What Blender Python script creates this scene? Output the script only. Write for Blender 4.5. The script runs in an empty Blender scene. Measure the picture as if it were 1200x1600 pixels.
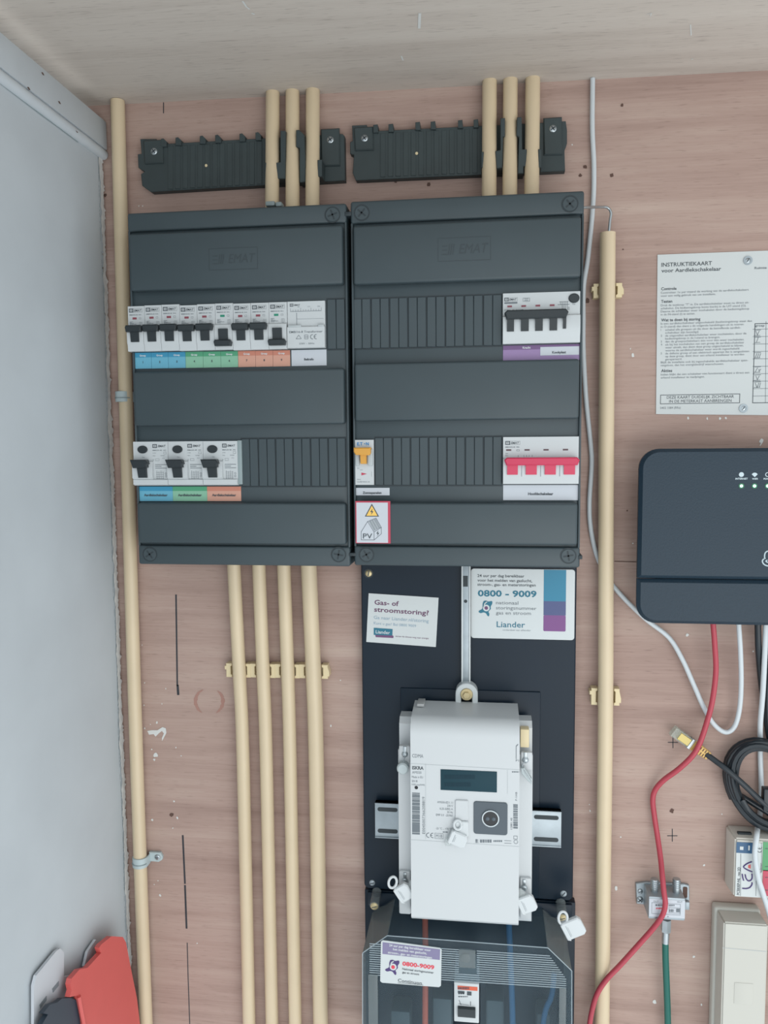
import bpy, bmesh, math, random
from mathutils import Vector, Matrix

# ------------------------------------------------------------------ camera
scene = bpy.context.scene
D = 0.90            # camera stands 0.90 m in front of the back wall
F = 1250.0          # focal length in pixels of a 1200 x 1600 frame
YAW, PITCH, ROLL = (math.radians(a) for a in (-7.2215, -4.7288, 0.4489))
def _rot(y, x, r):
    M = Matrix(((1, 0, 0), (0, 0, 1), (0, -1, 0)))
    Ry = Matrix(((math.cos(y), 0, math.sin(y)), (0, 1, 0), (-math.sin(y), 0, math.cos(y))))
    Rx = Matrix(((1, 0, 0), (0, math.cos(x), -math.sin(x)), (0, math.sin(x), math.cos(x))))
    Rz = Matrix(((math.cos(r), -math.sin(r), 0), (math.sin(r), math.cos(r), 0), (0, 0, 1)))
    return M @ Ry @ Rx @ Rz
RM = _rot(YAW, PITCH, ROLL)
cam_data = bpy.data.cameras.new('camera')
cam = bpy.data.objects.new('camera', cam_data)
scene.collection.objects.link(cam)
cam_data.sensor_fit = 'HORIZONTAL'
cam_data.sensor_width = 36.0
cam_data.lens = F * 36.0 / 1200.0
cam_data.clip_start = 0.01
rgt, dwn, fwd = RM.col[0], RM.col[1], RM.col[2]
cam.matrix_world = Matrix(((rgt[0], -dwn[0], -fwd[0], 0), (rgt[1], -dwn[1], -fwd[1], -D),
                           (rgt[2], -dwn[2], -fwd[2], 0), (0, 0, 0, 1)))
scene.camera = cam

# ------------------------------------------------------------------ light
world = bpy.data.worlds.new('world'); scene.world = world
world.use_nodes = True
bg = world.node_tree.nodes['Background']
bg.inputs['Color'].default_value = (0.90, 0.965, 1.0, 1)
bg.inputs['Strength'].default_value = 1.22
ld = bpy.data.lights.new('low_fill_light', 'AREA')  # added fill lamp, low and to the right, lifts ceiling and left wall
ld.shape = 'RECTANGLE'; ld.size = 1.4; ld.size_y = 1.4
ld.energy = 12; ld.color = (1.0, 0.985, 0.96)
lo = bpy.data.objects.new('low_fill_light', ld); scene.collection.objects.link(lo)
lo.location = (0.75, -1.7, -0.75)
lo.rotation_euler = (Vector((0.0, 0, -0.05)) - Vector(lo.location)).to_track_quat('-Z', 'Y').to_euler()
vs = scene.view_settings
vs.view_transform = 'Standard'; vs.look = 'None'; vs.gamma = 1.0
vs.use_curve_mapping = False
vs.exposure = 0.0

# ------------------------------------------------------------------ helpers
col = scene.collection
random.seed(7)
def W(px, py, d=0.0):
    """the point at distance d in front of the back wall seen at a pixel of the photograph"""
    r = RM @ Vector(((px - 600) / F, (py - 800) / F, 1.0))
    t = (D - d) / r.y
    return Vector((r.x * t, -d, r.z * t))
def L(px, py, off, xl):
    """the point on a plane parallel to the left wall"""
    r = RM @ Vector(((px - 600) / F, (py - 800) / F, 1.0))
    t = (xl + off) / r.x
    return Vector((xl + off, -D + r.y * t, r.z * t))
def S(d): return (D - d) / F          # metres per pixel at distance d

def lin(c): c /= 255.0; return c / 12.92 if c <= 0.04045 else ((c + 0.055) / 1.055) ** 2.4
def rgb(r, g, b): return (lin(r), lin(g), lin(b), 1)
M = {}
def mat(name, c, rough=0.5, metal=0.0, spec=0.5, noise=0.0, scale=60.0, bump=0.0, emit=None, es=0.0):
    m = bpy.data.materials.new(name); m.use_nodes = True
    nt = m.node_tree; b = nt.nodes['Principled BSDF']
    b.inputs['Base Color'].default_value = rgb(*c)
    b.inputs['Roughness'].default_value = rough; b.inputs['Metallic'].default_value = metal
    b.inputs['Specular IOR Level'].default_value = spec
    if noise or bump:
        tc = nt.nodes.new('ShaderNodeTexCoord'); n = nt.nodes.new('ShaderNodeTexNoise')
        n.inputs['Scale'].default_value = scale; n.inputs['Detail'].default_value = 6
        nt.links.new(tc.outputs['Object'], n.inputs['Vector'])
        if noise:
            r = nt.nodes.new('ShaderNodeValToRGB')
            k = rgb(*c)
            r.color_ramp.elements[0].position = 0.3; r.color_ramp.elements[1].position = 0.7
            r.color_ramp.elements[0].color = tuple(v * (1 - noise) for v in k[:3]) + (1,)
            r.color_ramp.elements[1].color = tuple(min(1, v * (1 + noise)) for v in k[:3]) + (1,)
            nt.links.new(n.outputs['Fac'], r.inputs['Fac']); nt.links.new(r.outputs['Color'], b.inputs['Base Color'])
        if bump:
            bp = nt.nodes.new('ShaderNodeBump'); bp.inputs['Strength'].default_value = bump; bp.inputs['Distance'].default_value = 0.001
            nt.links.new(n.outputs['Fac'], bp.inputs['Height']); nt.links.new(bp.outputs['Normal'], b.inputs['Normal'])
    if emit:
        b.inputs['Emission Color'].default_value = rgb(*emit); b.inputs['Emission Strength'].default_value = es
    M[name] = m
    return m

def plywood(name, c_dark, c_mid, c_light, bright=1.0):
    m = bpy.data.materials.new(name); m.use_nodes = True
    nt = m.node_tree; N = nt.nodes; b = N['Principled BSDF']; lk = nt.links.new
    b.inputs['Roughness'].default_value = 0.75; b.inputs['Specular IOR Level'].default_value = 0.25
    tc = N.new('ShaderNodeTexCoord')
    def layer(scl, nscale, detail, dist=0.0):
        mp = N.new('ShaderNodeMapping'); mp.inputs['Scale'].default_value = scl
        n = N.new('ShaderNodeTexNoise'); n.inputs['Scale'].default_value = nscale; n.inputs['Detail'].default_value = detail
        n.inputs['Distortion'].default_value = dist
        lk(tc.outputs['Object'], mp.inputs['Vector']); lk(mp.outputs['Vector'], n.inputs['Vector'])
        return n
    a = layer((1.2, 14, 16), 2.2, 8, 0.4)      # broad figure, running along x
    f = layer((5, 150, 170), 3.0, 6)           # fine grain
    p = layer((26, 320, 420), 2.0, 2)          # short dark pores
    r = N.new('ShaderNodeValToRGB'); e = r.color_ramp.elements
    e[0].position = 0.25; e[0].color = rgb(*c_dark); e[1].position = 0.78; e[1].color = rgb(*c_light)
    k = e.new(0.5); k.color = rgb(*c_mid)
    mx = N.new('ShaderNodeMath'); mx.operation = 'MULTIPLY_ADD'; mx.inputs[1].default_value = 0.38; mx.inputs[2].default_value = -0.19
    lk(f.outputs['Fac'], mx.inputs[0])
    ad = N.new('ShaderNodeMath'); ad.operation = 'ADD'
    lk(a.outputs['Fac'], ad.inputs[0]); lk(mx.outputs[0], ad.inputs[1]); lk(ad.outputs[0], r.inputs['Fac'])
    pr = N.new('ShaderNodeValToRGB'); pe = pr.color_ramp.elements
    pe[0].position = 0.25; pe[0].color = (0.62, 0.6, 0.6, 1); pe[1].position = 0.40; pe[1].color = (1, 1, 1, 1)
    lk(p.outputs['Fac'], pr.inputs['Fac'])
    mu = N.new('ShaderNodeMix'); mu.data_type = 'RGBA'; mu.blend_type = 'MULTIPLY'; mu.inputs['Factor'].default_value = 0.75
    lk(r.outputs['Color'], mu.inputs['A']); lk(pr.outputs['Color'], mu.inputs['B'])
    out = mu.outputs['Result']
    bp = N.new('ShaderNodeBump'); bp.inputs['Strength'].default_value = 0.12; bp.inputs['Distance'].default_value = 0.0006
    lk(f.outputs['Fac'], bp.inputs['Height']); lk(bp.outputs['Normal'], b.inputs['Normal'])
    lk(out, b.inputs['Base Color'])
    M[name] = m
    return m, nt, out, b, tc

def clear_plastic(name, tint, haze, rough=0.12, fac=0.16):
    m = bpy.data.materials.new(name); m.use_nodes = True
    nt = m.node_tree; N = nt.nodes; N.remove(N['Principled BSDF'])
    o = N['Material Output']
    t = N.new('ShaderNodeBsdfTransparent'); t.inputs['Color'].default_value = tint
    p = N.new('ShaderNodeBsdfPrincipled'); p.inputs['Base Color'].default_value = rgb(*haze); p.inputs['Roughness'].default_value = rough
    mx = N.new('ShaderNodeMixShader'); mx.inputs['Fac'].default_value = fac
    nt.links.new(t.outputs[0], mx.inputs[1]); nt.links.new(p.outputs[0], mx.inputs[2]); nt.links.new(mx.outputs[0], o.inputs['Surface'])
    M[name] = m

class MB:
    def __init__(s): s.v = []; s.f = []
    def add(s, vs_, fs):
        o = len(s.v); s.v += [Vector(v) for v in vs_]; s.f += [tuple(i + o for i in f) for f in fs]; return s
    def box(s, a, b, bev=0.0, seg=2):
        lo_ = [min(a[i], b[i]) for i in range(3)]; hi = [max(a[i], b[i]) for i in range(3)]
        bm = bmesh.new(); bmesh.ops.create_cube(bm, size=1)
        for v in bm.verts: v.co = Vector([(lo_[i] + hi[i]) / 2 + v.co[i] * (hi[i] - lo_[i]) for i in range(3)])
        if bev > 0:
            bev = min(bev, 0.49 * min(hi[i] - lo_[i] for i in range(3)))
            bmesh.ops.bevel(bm, geom=list(bm.edges), offset=bev, segments=seg, affect='EDGES', profile=0.5)
        bm.verts.index_update()
        s.add([v.co for v in bm.verts], [[v.index for v in f.verts] for f in bm.faces]); bm.free(); return s
    def prism(s, pts, d0, d1, bev=0.0):
        """front outline as (x, z) points, extruded from distance d0 (front) back to d1"""
        n = len(pts)
        if bev <= 0:
            return s.add([(p[0], -d0, p[1]) for p in pts] + [(p[0], -d1, p[1]) for p in pts],
                         [tuple(range(n)), tuple(range(2 * n - 1, n - 1, -1))] + [(i, i + n, (i + 1) % n + n, (i + 1) % n) for i in range(n)])
        cx = sum(p[0] for p in pts) / n; cz = sum(p[1] for p in pts) / n
        ins = []
        area = sum(pts[i][0] * pts[(i + 1) % n][1] - pts[(i + 1) % n][0] * pts[i][1] for i in range(n))
        sg = 1 if area > 0 else -1
        for i in range(n):
            p0, p1, p2 = Vector(pts[i - 1]), Vector(pts[i]), Vector(pts[(i + 1) % n])
            e1 = (p1 - p0).normalized(); e2 = (p2 - p1).normalized()
            n1 = Vector((-e1.y, e1.x)) * sg; n2 = Vector((-e2.y, e2.x)) * sg
            k = n1 + n2; k = k / max(0.4, k.dot(n1)) if k.length > 1e-6 else n1
            ins.append(p1 + k * bev)
        vv = [(p[0], -d0, p[1]) for p in ins] + [(p[0], -(d0 - bev), p[1]) for p in pts] + [(p[0], -d1, p[1]) for p in pts]
        ff = [tuple(range(n)), tuple(range(3 * n - 1, 2 * n - 1, -1))]
        for k in (0, n):
            ff += [(i + k, i + n + k, (i + 1) % n + n + k, (i + 1) % n + k) for i in range(n)]
        return s.add(vv, ff)
    def prism_x(s, prof, x0, x1):
        """side profile as (d, z) points, extruded along x"""
        n = len(prof)
        return s.add([(x0, -p[0], p[1]) for p in prof] + [(x1, -p[0], p[1]) for p in prof],
                     [tuple(range(n)), tuple(range(2 * n - 1, n - 1, -1))] + [(i, i + n, (i + 1) % n + n, (i + 1) % n) for i in range(n)])
    def tube(s, pts, r, seg=12, smooth=6, caps=True):
        pts = [Vector(p) for p in pts]
        if smooth and len(pts) > 2: pts = spline(pts, smooth)
        rs = r if isinstance(r, (list, tuple)) else [r] * len(pts)
        t0 = (pts[1] - pts[0]).normalized()
        up = Vector((0, -1, 0)) if abs(t0.y) < 0.9 else Vector((1, 0, 0))
        nrm = (up - t0 * up.dot(t0)).normalized()
        vv, ff = [], []
        for i, p in enumerate(pts):
            t = (pts[min(i + 1, len(pts) - 1)] - pts[max(i - 1, 0)]).normalized()
            nrm = (nrm - t * nrm.dot(t)).normalized(); bn = t.cross(nrm)
            for k in range(seg):
                a = 2 * math.pi * k / seg
                vv.append(p + (nrm * math.cos(a) + bn * math.sin(a)) * rs[min(i, len(rs) - 1)])
        for i in range(len(pts) - 1):
            for k in range(seg):
                a, b = i * seg + k, i * seg + (k + 1) % seg
                ff.append((a, b, b + seg, a + seg))
        if caps:
            ff.append(tuple(range(seg - 1, -1, -1))); ff.append(tuple(range((len(pts) - 1) * seg, len(pts) * seg)))
        return s.add(vv, ff)
    def disc(s, c, r, d0, d1, seg=24, rz=None, bev=0.0):
        rz = rz or r
        return s.prism([(c[0] + r * math.cos(2 * math.pi * i / seg), c[1] + rz * math.sin(2 * math.pi * i / seg)) for i in range(seg)], d0, d1, bev)
    def ring(s, c, ro, ri, d0, d1, seg=28):
        vv, ff = [], []
        for i in range(seg):
            a = 2 * math.pi * i / seg; ca, sa = math.cos(a), math.sin(a)
            vv += [(c[0] + ro * ca, -d1, c[1] + ro * sa), (c[0] + ro * ca, -d0, c[1] + ro * sa),
                   (c[0] + ri * ca, -d0, c[1] + ri * sa), (c[0] + ri * ca, -d1, c[1] + ri * sa)]
        for i in range(seg):
            j = (i + 1) % seg
            for k in range(4): ff.append((4 * i + k, 4 * i + (k + 1) % 4, 4 * j + (k + 1) % 4, 4 * j + k))
        return s.add(vv, ff)
    def dome(s, c, r, d0, h, seg=16):
        """round screw head: a flattened dome standing on distance d0, h high"""
        vv, ff = [], []
        for k in range(5):
            a = k / 5 * math.pi / 2
            for i in range(seg):
                b = 2 * math.pi * i / seg
                vv.append((c[0] + r * math.cos(a) * math.cos(b), -(d0 + h * math.sin(a)), c[1] + r * math.cos(a) * math.sin(b)))
        vv.append((c[0], -(d0 + h), c[1]))
        for k in range(4):
            for i in range(seg): ff.append((k * seg + i, k * seg + (i + 1) % seg, (k + 1) * seg + (i + 1) % seg, (k + 1) * seg + i))
        for i in range(seg): ff.append((4 * seg + i, 4 * seg + (i + 1) % seg, 5 * seg))
        return s.add(vv, ff)
    def flat(s, pts, d):
        return s.add([(p[0], -d, p[1]) for p in pts], [tuple(range(len(pts)))])
    def rect(s, x0, x1, z0, z1, d): return s.flat([(x0, z0), (x1, z0), (x1, z1), (x0, z1)], d)
    def line(s, a, b, w, d):
        a = Vector((a[0], a[1])); b = Vector((b[0], b[1])); t = (b - a)
        if t.length < 1e-9: return s
        t.normalize(); n = Vector((-t.y, t.x)) * w / 2
        return s.flat([a - n, b - n, b + n, a + n], d)
    def frame(s, x0, x1, z0, z1, w, d):
        s.rect(x0, x1, z0, z0 + w, d); s.rect(x0, x1, z1 - w, z1, d); s.rect(x0, x0 + w, z0 + w, z1 - w, d); return s.rect(x1 - w, x1, z0 + w, z1 - w, d)
    def text(s, t, x, z, cap, d, width=None, align='L', rot=0.0, bold=0.0, italic=False):
        """flat lettering with capitals of height cap; x, z is the start (L), middle (C) or end (R) of the base line"""
        vv, ff, wd = glyphs(t, bold)
        sc = cap; sx = (width / wd if width else sc)
        ox = {'L': 0.0, 'C': -wd / 2, 'R': -wd}[align]
        ca, sa = math.cos(rot), math.sin(rot)
        o = []
        for (u, v) in vv:
            a = (u + ox) * sx + (0.2 * v * sc if italic else 0); b = v * sc
            o.append((x + a * ca - b * sa, -d, z + a * sa + b * ca))
        return s.add(o, ff)

def ce_mark(mb, x, z, h, d, rot=0.0, w=None):
    """the CE sign: an open C and an open E with a middle bar, drawn with short strokes"""
    r = h / 2; w = w or h * 0.14; ca, sa = math.cos(rot), math.sin(rot)
    def P(u, v): return (x + u * ca - v * sa, z + u * sa + v * ca)
    for cx in (r, r * 2.75):
        for k in range(10):
            a0, a1 = (math.radians(80 + 20 * (k + i)) for i in (0, 1.08))
            mb.line(P(cx + r * math.cos(a0), r + r * math.sin(a0)), P(cx + r * math.cos(a1), r + r * math.sin(a1)), w, d)
    mb.line(P(r * 1.75, r), P(r * 2.55, r), w, d)
    return mb
def smudge(mb, px0, px1, py, h, d, n=4, seed=1):
    """a line of print too small to read: a row of short dashes"""
    rg = random.Random(seed); x = px0
    while x < px1:
        w = rg.uniform(1.2, 3.2); a = W(x, py, d); b_ = W(min(px1, x + w), py - h, d)
        mb.rect(a.x, b_.x, a.z, b_.z, d); x += w + 0.7
    return mb
def spline(pts, n):
    out = []
    P = [pts[0] * 2 - pts[1]] + pts + [pts[-1] * 2 - pts[-2]]
    for i in range(1, len(P) - 2):
        for k in range(n):
            t = k / n
            out.append(0.5 * ((2 * P[i]) + (P[i + 1] - P[i - 1]) * t + (2 * P[i - 1] - 5 * P[i] + 4 * P[i + 1] - P[i + 2]) * t * t
                              + (3 * P[i] - P[i - 1] - 3 * P[i + 1] + P[i + 2]) * t ** 3))
    out.append(pts[-1])
    return out

_gl = {}
def glyphs(t, bold):
    key = (t, bold)
    if key not in _gl:
        cu = bpy.data.curves.new('lettering', 'FONT'); cu.body = t; cu.size = 1.0; cu.resolution_u = 2; cu.offset = bold
        cu.fill_mode = 'FRONT'
        ob = bpy.data.objects.new('lettering', cu); me = bpy.data.meshes.new_from_object(ob)
        vv = [(v.co.x, v.co.y) for v in me.vertices]; ff = [tuple(p.vertices) for p in me.polygons]
        bpy.data.meshes.remove(me); bpy.data.objects.remove(ob); bpy.data.curves.remove(cu)
        if not vv: vv = [(0, 0)]; ff = []
        x0 = min(v[0] for v in vv); x1 = max(v[0] for v in vv)
        k = 1 / 0.729          # capital height of the built-in font
        vv = [((v[0] - x0) * k, v[1] * k) for v in vv]
        _gl[key] = (vv, ff, max(1e-6, (x1 - x0) * k))
    return _gl[key]

ORG = {}
def _mesh(name, mb, m, o):
    me = bpy.data.meshes.new(name)
    me.from_pydata([v - o for v in mb.v], [], mb.f)
    me.update()
    bm = bmesh.new(); bm.from_mesh(me)
    if len(bm.faces) < 4000: bmesh.ops.recalc_face_normals(bm, faces=list(bm.faces))
    bm.to_mesh(me); bm.free()
    for p in me.polygons: p.use_smooth = True
    me.set_sharp_from_angle(angle=math.radians(38))
    me.materials.append(M[m])
    return me
def part(name, mb, m, parent, label=None):
    o = ORG[parent.name]
    ob = bpy.data.objects.new(name, _mesh(name, mb, m, o)); col.objects.link(ob)
    ob.parent = parent; ORG[ob.name] = o
    if label: ob['label'] = label
    return ob
def thing(name, label, cat, loc, group=None):
    ob = bpy.data.objects.new(name, None); ob.empty_display_size = 0.01; col.objects.link(ob)
    ob.location = loc; ob['label'] = label; ob['category'] = cat
    if group: ob['group'] = group
    ORG[ob.name] = Vector(loc)
    return ob
def single(name, mb, m, label, cat, group=None):
    lo_ = [min(v[i] for v in mb.v) for i in range(3)]; hi = [max(v[i] for v in mb.v) for i in range(3)]
    o = Vector(((lo_[0] + hi[0]) / 2, hi[1], lo_[2]))
    ob = bpy.data.objects.new(name, _mesh(name, mb, m, o)); col.objects.link(ob); ob.location = o; ORG[ob.name] = o
    ob['label'] = label; ob['category'] = cat
    if group: ob['group'] = group
    return ob
def struct(name, mb, m):
    ob = bpy.data.objects.new(name, _mesh(name, mb, m, Vector((0, 0, 0)))); col.objects.link(ob); ORG[ob.name] = Vector((0, 0, 0))
    ob['kind'] = 'structure'
    return ob
def xz(px, py, d): v = W(px, py, d); return (v.x, v.z)
def pxs(pts, d): return [xz(p[0], p[1], d) for p in pts]
def rounded(x0, x1, z0, z1, r, n=5):
    o = []
    for cx, cz, a0 in ((x1 - r, z1 - r, 0), (x0 + r, z1 - r, 90), (x0 + r, z0 + r, 180), (x1 - r, z0 + r, 270)):
        for i in range(n + 1):
            a = math.radians(a0 + 90 * i / n); o.append((cx + r * math.cos(a), cz + r * math.sin(a)))
    return o

# ------------------------------------------------------------------ materials
mat('painted_plaster', (187, 194, 199), 0.8, spec=0.2, noise=0.05, scale=9, bump=0.25)
mat('painted_wood', (192, 199, 204), 0.55, noise=0.03, scale=30, bump=0.1)
mat('filler', (212, 214, 213), 0.8, noise=0.12, scale=120, bump=0.8); mat('raw_edge', (142, 126, 106), 0.9, noise=0.25, scale=160, bump=0.6)
mat('conduit', (207, 189, 159), 0.38, noise=0.03, scale=22)
mat('clip_cream', (214, 198, 160), 0.45)
mat('clip_white', (176, 190, 192), 0.4)
mat('box_grey', (56, 68, 73), 0.46, noise=0.05, scale=14, bump=0.05)
mat('box_dark', (38, 48, 53), 0.55); mat('box_emboss', (50, 60, 65), 0.5)
mat('black_plastic', (52, 63, 65), 0.55, noise=0.1, scale=40)
mat('toggle_black', (34, 42, 46), 0.4)
mat('device_white', (190, 195, 197), 0.4)
mat('device_shade', (172, 179, 181), 0.45)
mat('spacer_grey', (140, 154, 156), 0.5)
mat('print_dark', (66, 74, 80), 0.6)
mat('print_soft', (128, 136, 142), 0.6)
mat('print_mid', (104, 112, 118), 0.6)
mat('print_white', (206, 211, 213), 0.6)
mat('flag_red', (136, 68, 80), 0.4)
mat('flag_green', (34, 132, 106), 0.4)
mat('flag_dark', (84, 56, 64), 0.4)
mat('handle_red', (194, 50, 84), 0.38)
mat('handle_orange', (208, 152, 62), 0.38)
mat('label_white', (190, 195, 202), 0.5)
mat('label_blue', (100, 168, 192), 0.5); mat('label_blue_head', (54, 138, 172), 0.5)
mat('label_green', (130, 180, 153), 0.5); mat('label_green_head', (76, 150, 114), 0.5)
mat('label_orange', (202, 152, 133), 0.5); mat('label_orange_head', (190, 124, 104), 0.5)
mat('label_purple', (146, 122, 164), 0.5); mat('label_purple_head', (112, 84, 126), 0.5)
mat('sticker_red', (182, 62, 84), 0.5); mat('sticker_yellow', (232, 190, 96), 0.5)
mat('brand_blue', (40, 128, 190), 0.5)
mat('steel', (172, 180, 184), 0.32, metal=0.85, noise=0.08, scale=90)
mat('zinc', (158, 168, 174), 0.42, metal=0.55, noise=0.08, scale=70)
mat('brass', (196, 180, 140), 0.4, metal=0.5)
mat('board_black', (15, 31, 44), 0.36, spec=0.25, noise=0.12, scale=9)
mat('meter_white', (194, 198, 200), 0.42)
mat('meter_grey', (176, 178, 178), 0.4)
mat('lcd', (34, 62, 72), 0.5, spec=0.15)
mat('lcd_text', (29, 54, 65), 0.5, spec=0.15)
mat('port_grey', (76, 86, 94), 0.5); mat('port_black', (16, 22, 28), 0.2)
mat('seal_white', (200, 205, 207), 0.4)
mat('seal_grey', (176, 186, 188), 0.35)
mat('card_white', (197, 202, 202), 0.6)
mat('gloss_white', (196, 202, 203), 0.3)
mat('print_maroon', (100, 62, 92), 0.6); mat('print_blue_grey', (136, 160, 176), 0.6)
mat('print_teal', (28, 106, 128), 0.5); mat('print_teal_light', (34, 122, 152), 0.4); mat('print_indigo', (68, 78, 122), 0.4)
mat('print_plum', (116, 66, 126), 0.4); mat('print_violet', (124, 118, 150), 0.5); mat('print_navy', (68, 50, 106), 0.5)
mat('print_red', (212, 62, 80), 0.5); mat('print_plum_dark', (104, 66, 104), 0.5)
mat('router', (30, 48, 61), 0.45, spec=0.35, noise=0.05, scale=500, bump=0.25)
mat('router_print', (190, 206, 212), 0.5)
mat('led_green', (60, 200, 130), 0.3, emit=(190, 255, 220), es=2.2)
mat('led_halo', (24, 92, 66), 0.3)
mat('cable_red', (172, 62, 76), 0.42); mat('cable_white', (196, 203, 207), 0.4); mat('cable_black', (24, 34, 41), 0.35)
mat('cable_green', (10, 94, 84), 0.42); mat('boot_yellow', (208, 172, 100), 0.45); mat('gold', (176, 160, 100), 0.3, metal=0.4)
mat('ivory', (194, 191, 183), 0.5); mat('cream_white', (188, 187, 179), 0.5)
mat('sticker_green', (82, 148, 100), 0.5); mat('sticker_crimson', (184, 70, 90), 0.5); mat('filter_blue', (40, 84, 120), 0.4)
mat('tool_red', (206, 92, 88), 0.5, noise=0.03, scale=20); mat('tool_black', (52, 64, 76), 0.5); mat('tool_white', (196, 200, 206), 0.5)
mat('wire_orange', (204, 92, 64), 0.5); mat('wire_blue', (40, 96, 134), 0.5)
mat('pencil', (46, 50, 56), 0.7); mat('hole', (92, 70, 62), 0.9); mat('splash', (206, 208, 206), 0.7); mat('ring_stain', (160, 122, 111), 0.85)
mat('grey_block', (78, 88, 92), 0.6)
clear_plastic('clear_cover', (0.84, 0.9, 0.93, 1), (130, 144, 152), 0.12, 0.10)
clear_plastic('clear_side', (0.78, 0.81, 0.81, 1), (150, 158, 160), 0.2, 0.35)
clear_plastic('clear_rib', (0.95, 0.97, 0.98, 1), (196, 208, 214), 0.15, 0.45)
clear_plastic('clear_plug', (0.92, 0.94, 0.92, 1), (190, 196, 186), 0.1, 0.35)
clear_plastic('clear_seal', (0.95, 0.96, 0.96, 1), (200, 206, 206), 0.15, 0.35)

m, nt, out, b, tc = plywood('plywood_back', (152, 128, 119), (170, 146, 136), (183, 162, 151))
m, nt, out, b, tc = plywood('plywood_ceiling', (182, 172, 163), (194, 185, 176), (200, 192, 183))

# ------------------------------------------------------------------ the room
XL = W(164, 250, 0.0).x * 0.5 + W(204, 1400, 0.0).x * 0.5 - 0.001      # left wall plane
c0 = W(150, 165, 0); c1 = W(1200, 110, 0)
slope = (c1.z - c0.z) / (c1.x - c0.x)
def ceil_z(x): return c0.z + (x - c0.x) * slope
XR, ZB = 0.56, -0.78
wb = struct('wall_back', MB().box((XL - 0.09, 0, ZB), (XR, 0.018, 0.50)), 'plywood_back')
mbc = MB()
xa, xb = XL - 0.09, XR
mbc.add([(xa, 0.018, ceil_z(xa)), (xb, 0.018, ceil_z(xb)), (xb, -0.46, ceil_z(xb)), (xa, -0.46, ceil_z(xa)),
         (xa, 0.018, ceil_z(xa) + 0.018), (xb, 0.018, ceil_z(xb) + 0.018), (xb, -0.46, ceil_z(xb) + 0.018), (xa, -0.46, ceil_z(xa) + 0.018)],
        [(0, 1, 2, 3), (4, 7, 6, 5), (0, 3, 7, 4), (1, 5, 6, 2), (3, 2, 6, 7), (0, 4, 5, 1)])
ce = struct('ceiling', mbc, 'plywood_ceiling')
# left wall: plaster coat that ends in a ragged edge short of the back board
ZTOP = L(163, 188, 0.0065, W(164, 250, 0.0).x * 0.5 + W(204, 1400, 0.0).x * 0.5 - 0.001).z
zs = [ZB + (ZTOP - ZB) * i / 520 for i in range(521)]
edge = []
w = 0.0
for i, z in enumerate(zs):
    w = 0.75 * w + random.uniform(-0.0014, 0.0014)
    edge.append((-(0.0062 + w + 0.002 * math.sin(z * 9) + (random.uniform(0, 0.0035) if random.random() < 0.25 else 0)), z))
mbw = MB(); n = len(zs)
vv = [(XL, e[0], e[1]) for e in edge] + [(XL - 0.006, e[0] - 0.001, e[1]) for e in edge] + [(XL, -0.03, z) for z in zs] + [(XL, -0.95, z) for z in zs]
ff = []
for i in range(n - 1):
    ff += [(i, i + 1, n + i + 1, n + i), (i, 2 * n + i, 2 * n + i + 1, i + 1), (2 * n + i, 3 * n + i, 3 * n + i + 1, 2 * n + i + 1)]
mbw.add(vv, ff)
wl = struct('wall_left', mbw, 'painted_plaster')
part('raw_edge_strip', MB().box((XL - 0.02, 0, ZB), (XL - 0.0045, -0.05, ZTOP)), 'raw_edge', wl)
mb = MB()
pts = [(XL + 0.0003, -0.0145 - 0.0012 * math.sin(z * 31) + random.uniform(-0.0003, 0.0003), z) for z in zs]
for i in range(len(zs) - 1):
    if random.random() < 0.55:
        a, b2 = pts[i], pts[i + 1]
        mb.add([(a[0], a[1] - 0.0004, a[2]), (a[0], a[1] + 0.0004, a[2]), (b2[0], b2[1] + 0.0004, b2[2]), (b2[0], b2[1] - 0.0004, b2[2])], [(0, 1, 2, 3)])
part('plaster_crack', mb, 'spacer_grey', wl)

part('gap_light_stop', MB().box((XL - 0.09, 0.0, ZTOP - 0.05), (XL - 0.075, -0.95, 0.44)), 'painted_plaster', wl)  # unseen wall added to stop outside light leaking through the gap above the batten
# flaking filler along the edge of the plaster
def ragged(y0, y1, amp, x, seed):
    rg = random.Random(seed); w1 = w2 = 0.0; vv, ff = [], []
    for i, z in enumerate(zs):
        w1 = 0.7 * w1 + rg.uniform(-amp, amp); w2 = 0.7 * w2 + rg.uniform(-amp, amp)
        sp = rg.uniform(0, 0.0045) if rg.random() < 0.2 else 0
        vv += [(x, -(y0 + w1 - sp), z), (x, -(y1 + w2), z), (x - 0.0012, -(y0 + w1 - sp), z)]
    for i in range(len(zs) - 1):
        a = 3 * i; ff += [(a, a + 1, a + 4, a + 3), (a, a + 3, a + 5, a + 2)]
    return MB().add(vv, ff)
mb = MB(); cr = [L(px, py, 0.0004, XL) for px, py in ((0, 131), (30, 154), (60, 177), (90, 199), (122, 223))]
for a, b2 in zip(cr[:-1], cr[1:]): mb.add([a, b2, b2 + Vector((0, 0, 0.0011)), a + Vector((0, 0, 0.0013))], [(0, 1, 2, 3)])
part('paint_crack', mb, 'spacer_grey', wl)
part('filler_flakes', ragged(0.0055, 0.0135, 0.0014, XL + 0.0009, 5), 'filler', wl)
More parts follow.
